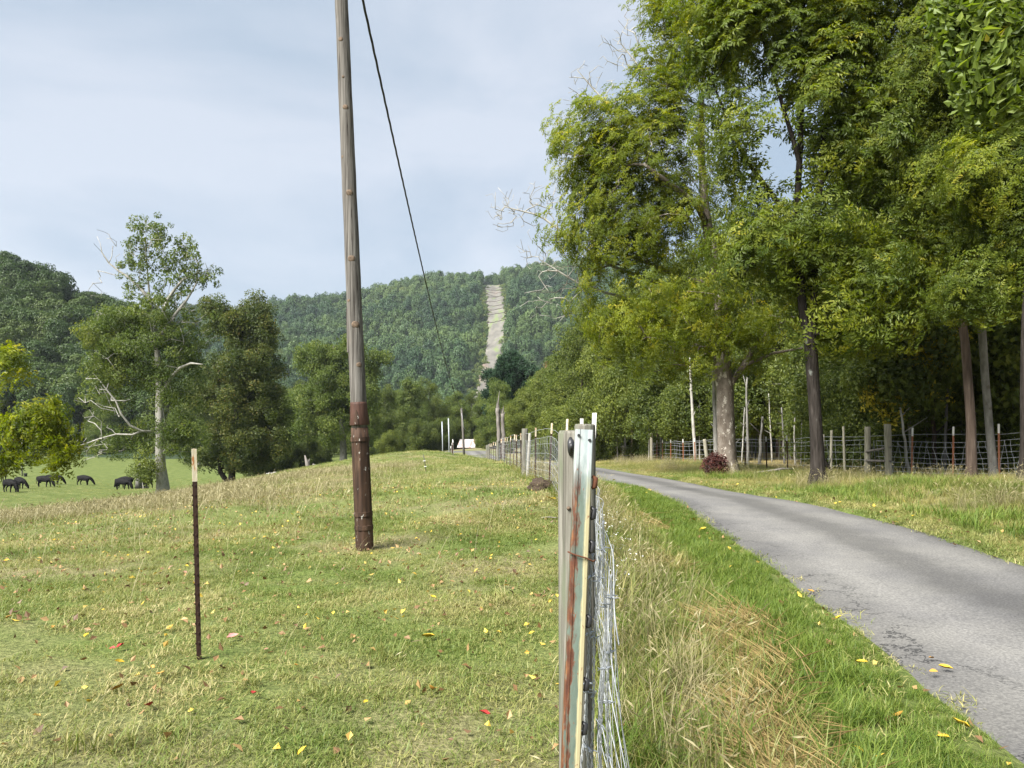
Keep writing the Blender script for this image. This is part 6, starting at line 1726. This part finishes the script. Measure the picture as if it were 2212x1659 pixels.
put('far_green_tufts', 'g_lush', X[k_], Y_[k_], rng.uniform(1.0, 1.9, k_.sum()), 'greener tufts on the verge beyond the lane', 'grass')
# meadow far left: low texture
n_ = 7000
X, Y_ = field(n_, 52, 118, 1, left, lambda y_: (640 - CX) / S * y_)
put('meadow_grass', 'g_midfar', X, Y_, rng.uniform(.7, 1.2, n_), 'green grass of the cattle meadow', 'grass')
# white asters by the fence
X = np.array([.97, 1.05, 1.12, 1.02, 1.18]); Y_ = np.array([6.6, 7.2, 7.9, 8.8, 9.4])
put('aster_flowers', 'aster', X, Y_, rng.uniform(.8, 1.15, len(X)), 'small white asters on the bank beside the fence', 'flowers', tilt=.1)
put('aster_stalks', 'g_verge', np.repeat(X, 2) + rng.normal(0, .06, 10), np.repeat(Y_, 2) + rng.normal(0, .1, 10), rng.uniform(1.4, 1.8, 10), 'green stalks of the white asters', 'weeds', tilt=.08)

# leaf litter too small to count, and the larger fallen leaves
n_ = 4200
X, Y_ = field(n_, 2.2, 20, 1 / 1.5, left, lambda y_: lx_(y_))
o_ = put('leaf_litter', 'litter', X, Y_, rng.uniform(.6, 1.3, n_), 'scattered small brown and yellow leaf litter in the grass', 'leaf litter', tilt=.5)
n_ = 500
X, Y_ = field(n_, 7, 26, 1, lambda y_: rx_(y_) - .25, lambda y_: rx_(y_) + 1.6)
k_ = in_view(X, Y_)
put('verge_leaf_litter', 'litter', X[k_], Y_[k_], rng.uniform(.7, 1.6, k_.sum()), 'small fallen leaves gathered along the right edge of the lane', 'leaf litter', tilt=.4)
def leaf_mesh(seed, mat):
    rg = np.random.default_rng(seed)
    pr = [(0, 0), (.30, .20), (.62, .24), (.85, .12), (1.0, 0), (.85, -.12), (.62, -.24), (.30, -.20)]
    V = []
    for x, y_ in pr: V.append((x - .5, y_ * rg.uniform(.9, 1.4), abs(y_) * rg.uniform(.4, 1.1) + .35 * (x - .5) ** 2 + rg.normal(0, .03)))
    V += [(-.2, 0, .02), (.12, 0, -.02)]
    F = [(0, 1, 8), (1, 2, 9, 8), (2, 3, 9), (3, 4, 9), (4, 5, 9), (5, 6, 9), (6, 7, 8, 9), (7, 0, 8)]
    return mesh_from('fallen_leaf', [tuple(v) for v in V], F, MATS[mat])
LMs = {c: [leaf_mesh(i + 10 * j, 'leaf_' + c) for i in range(3)] for j, c in enumerate(('yellow', 'orange', 'red', 'pink', 'brown'))}
def gray(px, py):
    """where the sight line through (px, py) meets the ground"""
    Yv = np.arange(1.5, 60, .02)
    Xv = (px - CX) / S * Yv; Zv = EYE + (HY - py) / S * Yv
    i = int(np.argmax(ground(Xv, Yv) > Zv))
    return Xv[i], Yv[i]
def drop_leaf(c, x, y_, size, label, group, lift=.035):
    l_, r_ = float(interp(RL, y_)), float(interp(RR, y_))
    z = float(h0(np.array([x]), np.array([y_]))[0]) + .02 if l_ < x < r_ else gz(x, y_) + lift
    o_ = add('fallen_leaf', random.choice(LMs[c]), None, (x, y_, z), (random.uniform(-.45, .45), random.uniform(-.45, .45), random.uniform(0, 6.28)))
    o_.scale = (size, size, size)
    tag(o_, label, 'leaf', group)
for c, px, py, size, lb in [('red', 322, 1541, .085, 'bright red leaf in the grass, lower left'), ('red', 547, 1514, .07, 'rosy red leaf below the lone rusty post'), ('pink', 502, 1386, .09, 'pale pink leaf right of the lone rusty post foot'), ('red', 1047, 1556, .075, 'dark red leaf low in the grass left of the near steel post'),
                            ('red', 260, 1408, .07, 'small red leaf left of the lone rusty post foot'), ('orange', 253, 1502, .085, 'orange-yellow leaf in the grass at lower left'), ('orange', 345, 1470, .09, 'curled tan-orange leaf left of the lone rusty post foot'), ('orange', 935, 1502, .08, 'orange leaf in the grass at lower middle'),
                            ('yellow', 925, 1386, .11, 'large yellow leaf in the pasture right of the utility pole'), ('yellow', 1191, 1083, .24, 'yellow leaves heaped beside the dark clod'), ('yellow', 1518, 1150, .14, 'yellow leaf on the grass edge of the lane, farther one'), ('yellow', 1498, 1128, .12, 'yellow leaf on the grass edge, just behind another'),
                            ('red', 1610, 1522, .09, 'dark red leaf on the straw bank'), ('orange', 1940, 1562, .12, 'tan-orange leaf in the green verge, lower right'), ('yellow', 2075, 1580, .10, 'yellow leaf in the green verge near the lower right corner')]:
    x, y_ = gray(px, py)
    drop_leaf(c, x, y_, size, lb, None)
for i in range(60):
    X, Y_ = field(1, 2.4, 13, 1 / 1.5, lambda y_: left(y_) * .95, lambda y_: fx(y_) - .1)
    c = random.choices(['yellow', 'orange', 'brown', 'red'], [5, 2, 3, .5])[0]
    drop_leaf(c, float(X[0]), float(Y_[0]), random.uniform(.035, .065), {'yellow': 'small yellow', 'orange': 'small orange', 'brown': 'dry brown', 'red': 'small dull red'}[c] + ' leaf lying in the pasture grass', 'fallen leaves scattered over the pasture')
for i in range(34):
    y_ = random.uniform(3.5, 22); x = random.choice([float(lx_(y_)) + random.uniform(-.7, .4), float(rx_(y_)) + random.uniform(-.5, .8)])
    drop_leaf(random.choice(['yellow', 'yellow', 'orange']), x, y_, random.uniform(.05, .10), 'yellow or orange leaf lying along the edge of the lane', 'fallen leaves along the lane')

# ------------------------------------------------------------------ summer haze over the valley
hz_m = bpy.data.materials.new('valley_air'); hz_m.use_nodes = True
hn, hl = hz_m.node_tree.nodes, hz_m.node_tree.links
hn.clear()
ho = hn.new('ShaderNodeOutputMaterial'); hv = hn.new('ShaderNodeVolumePrincipled')
hv.inputs['Color'].default_value = (.80, .88, 1.0, 1); hv.inputs['Density'].default_value = .00008; hv.inputs['Anisotropy'].default_value = .1
hl.new(hv.outputs[0], ho.inputs['Volume'])
mb = MB(); mb.box((-40, 520, 105), (1400, 1240, 260))
tag(mb.build('haze', hz_m), 'thin bluish haze filling the valley', 'haze', kind='stuff')
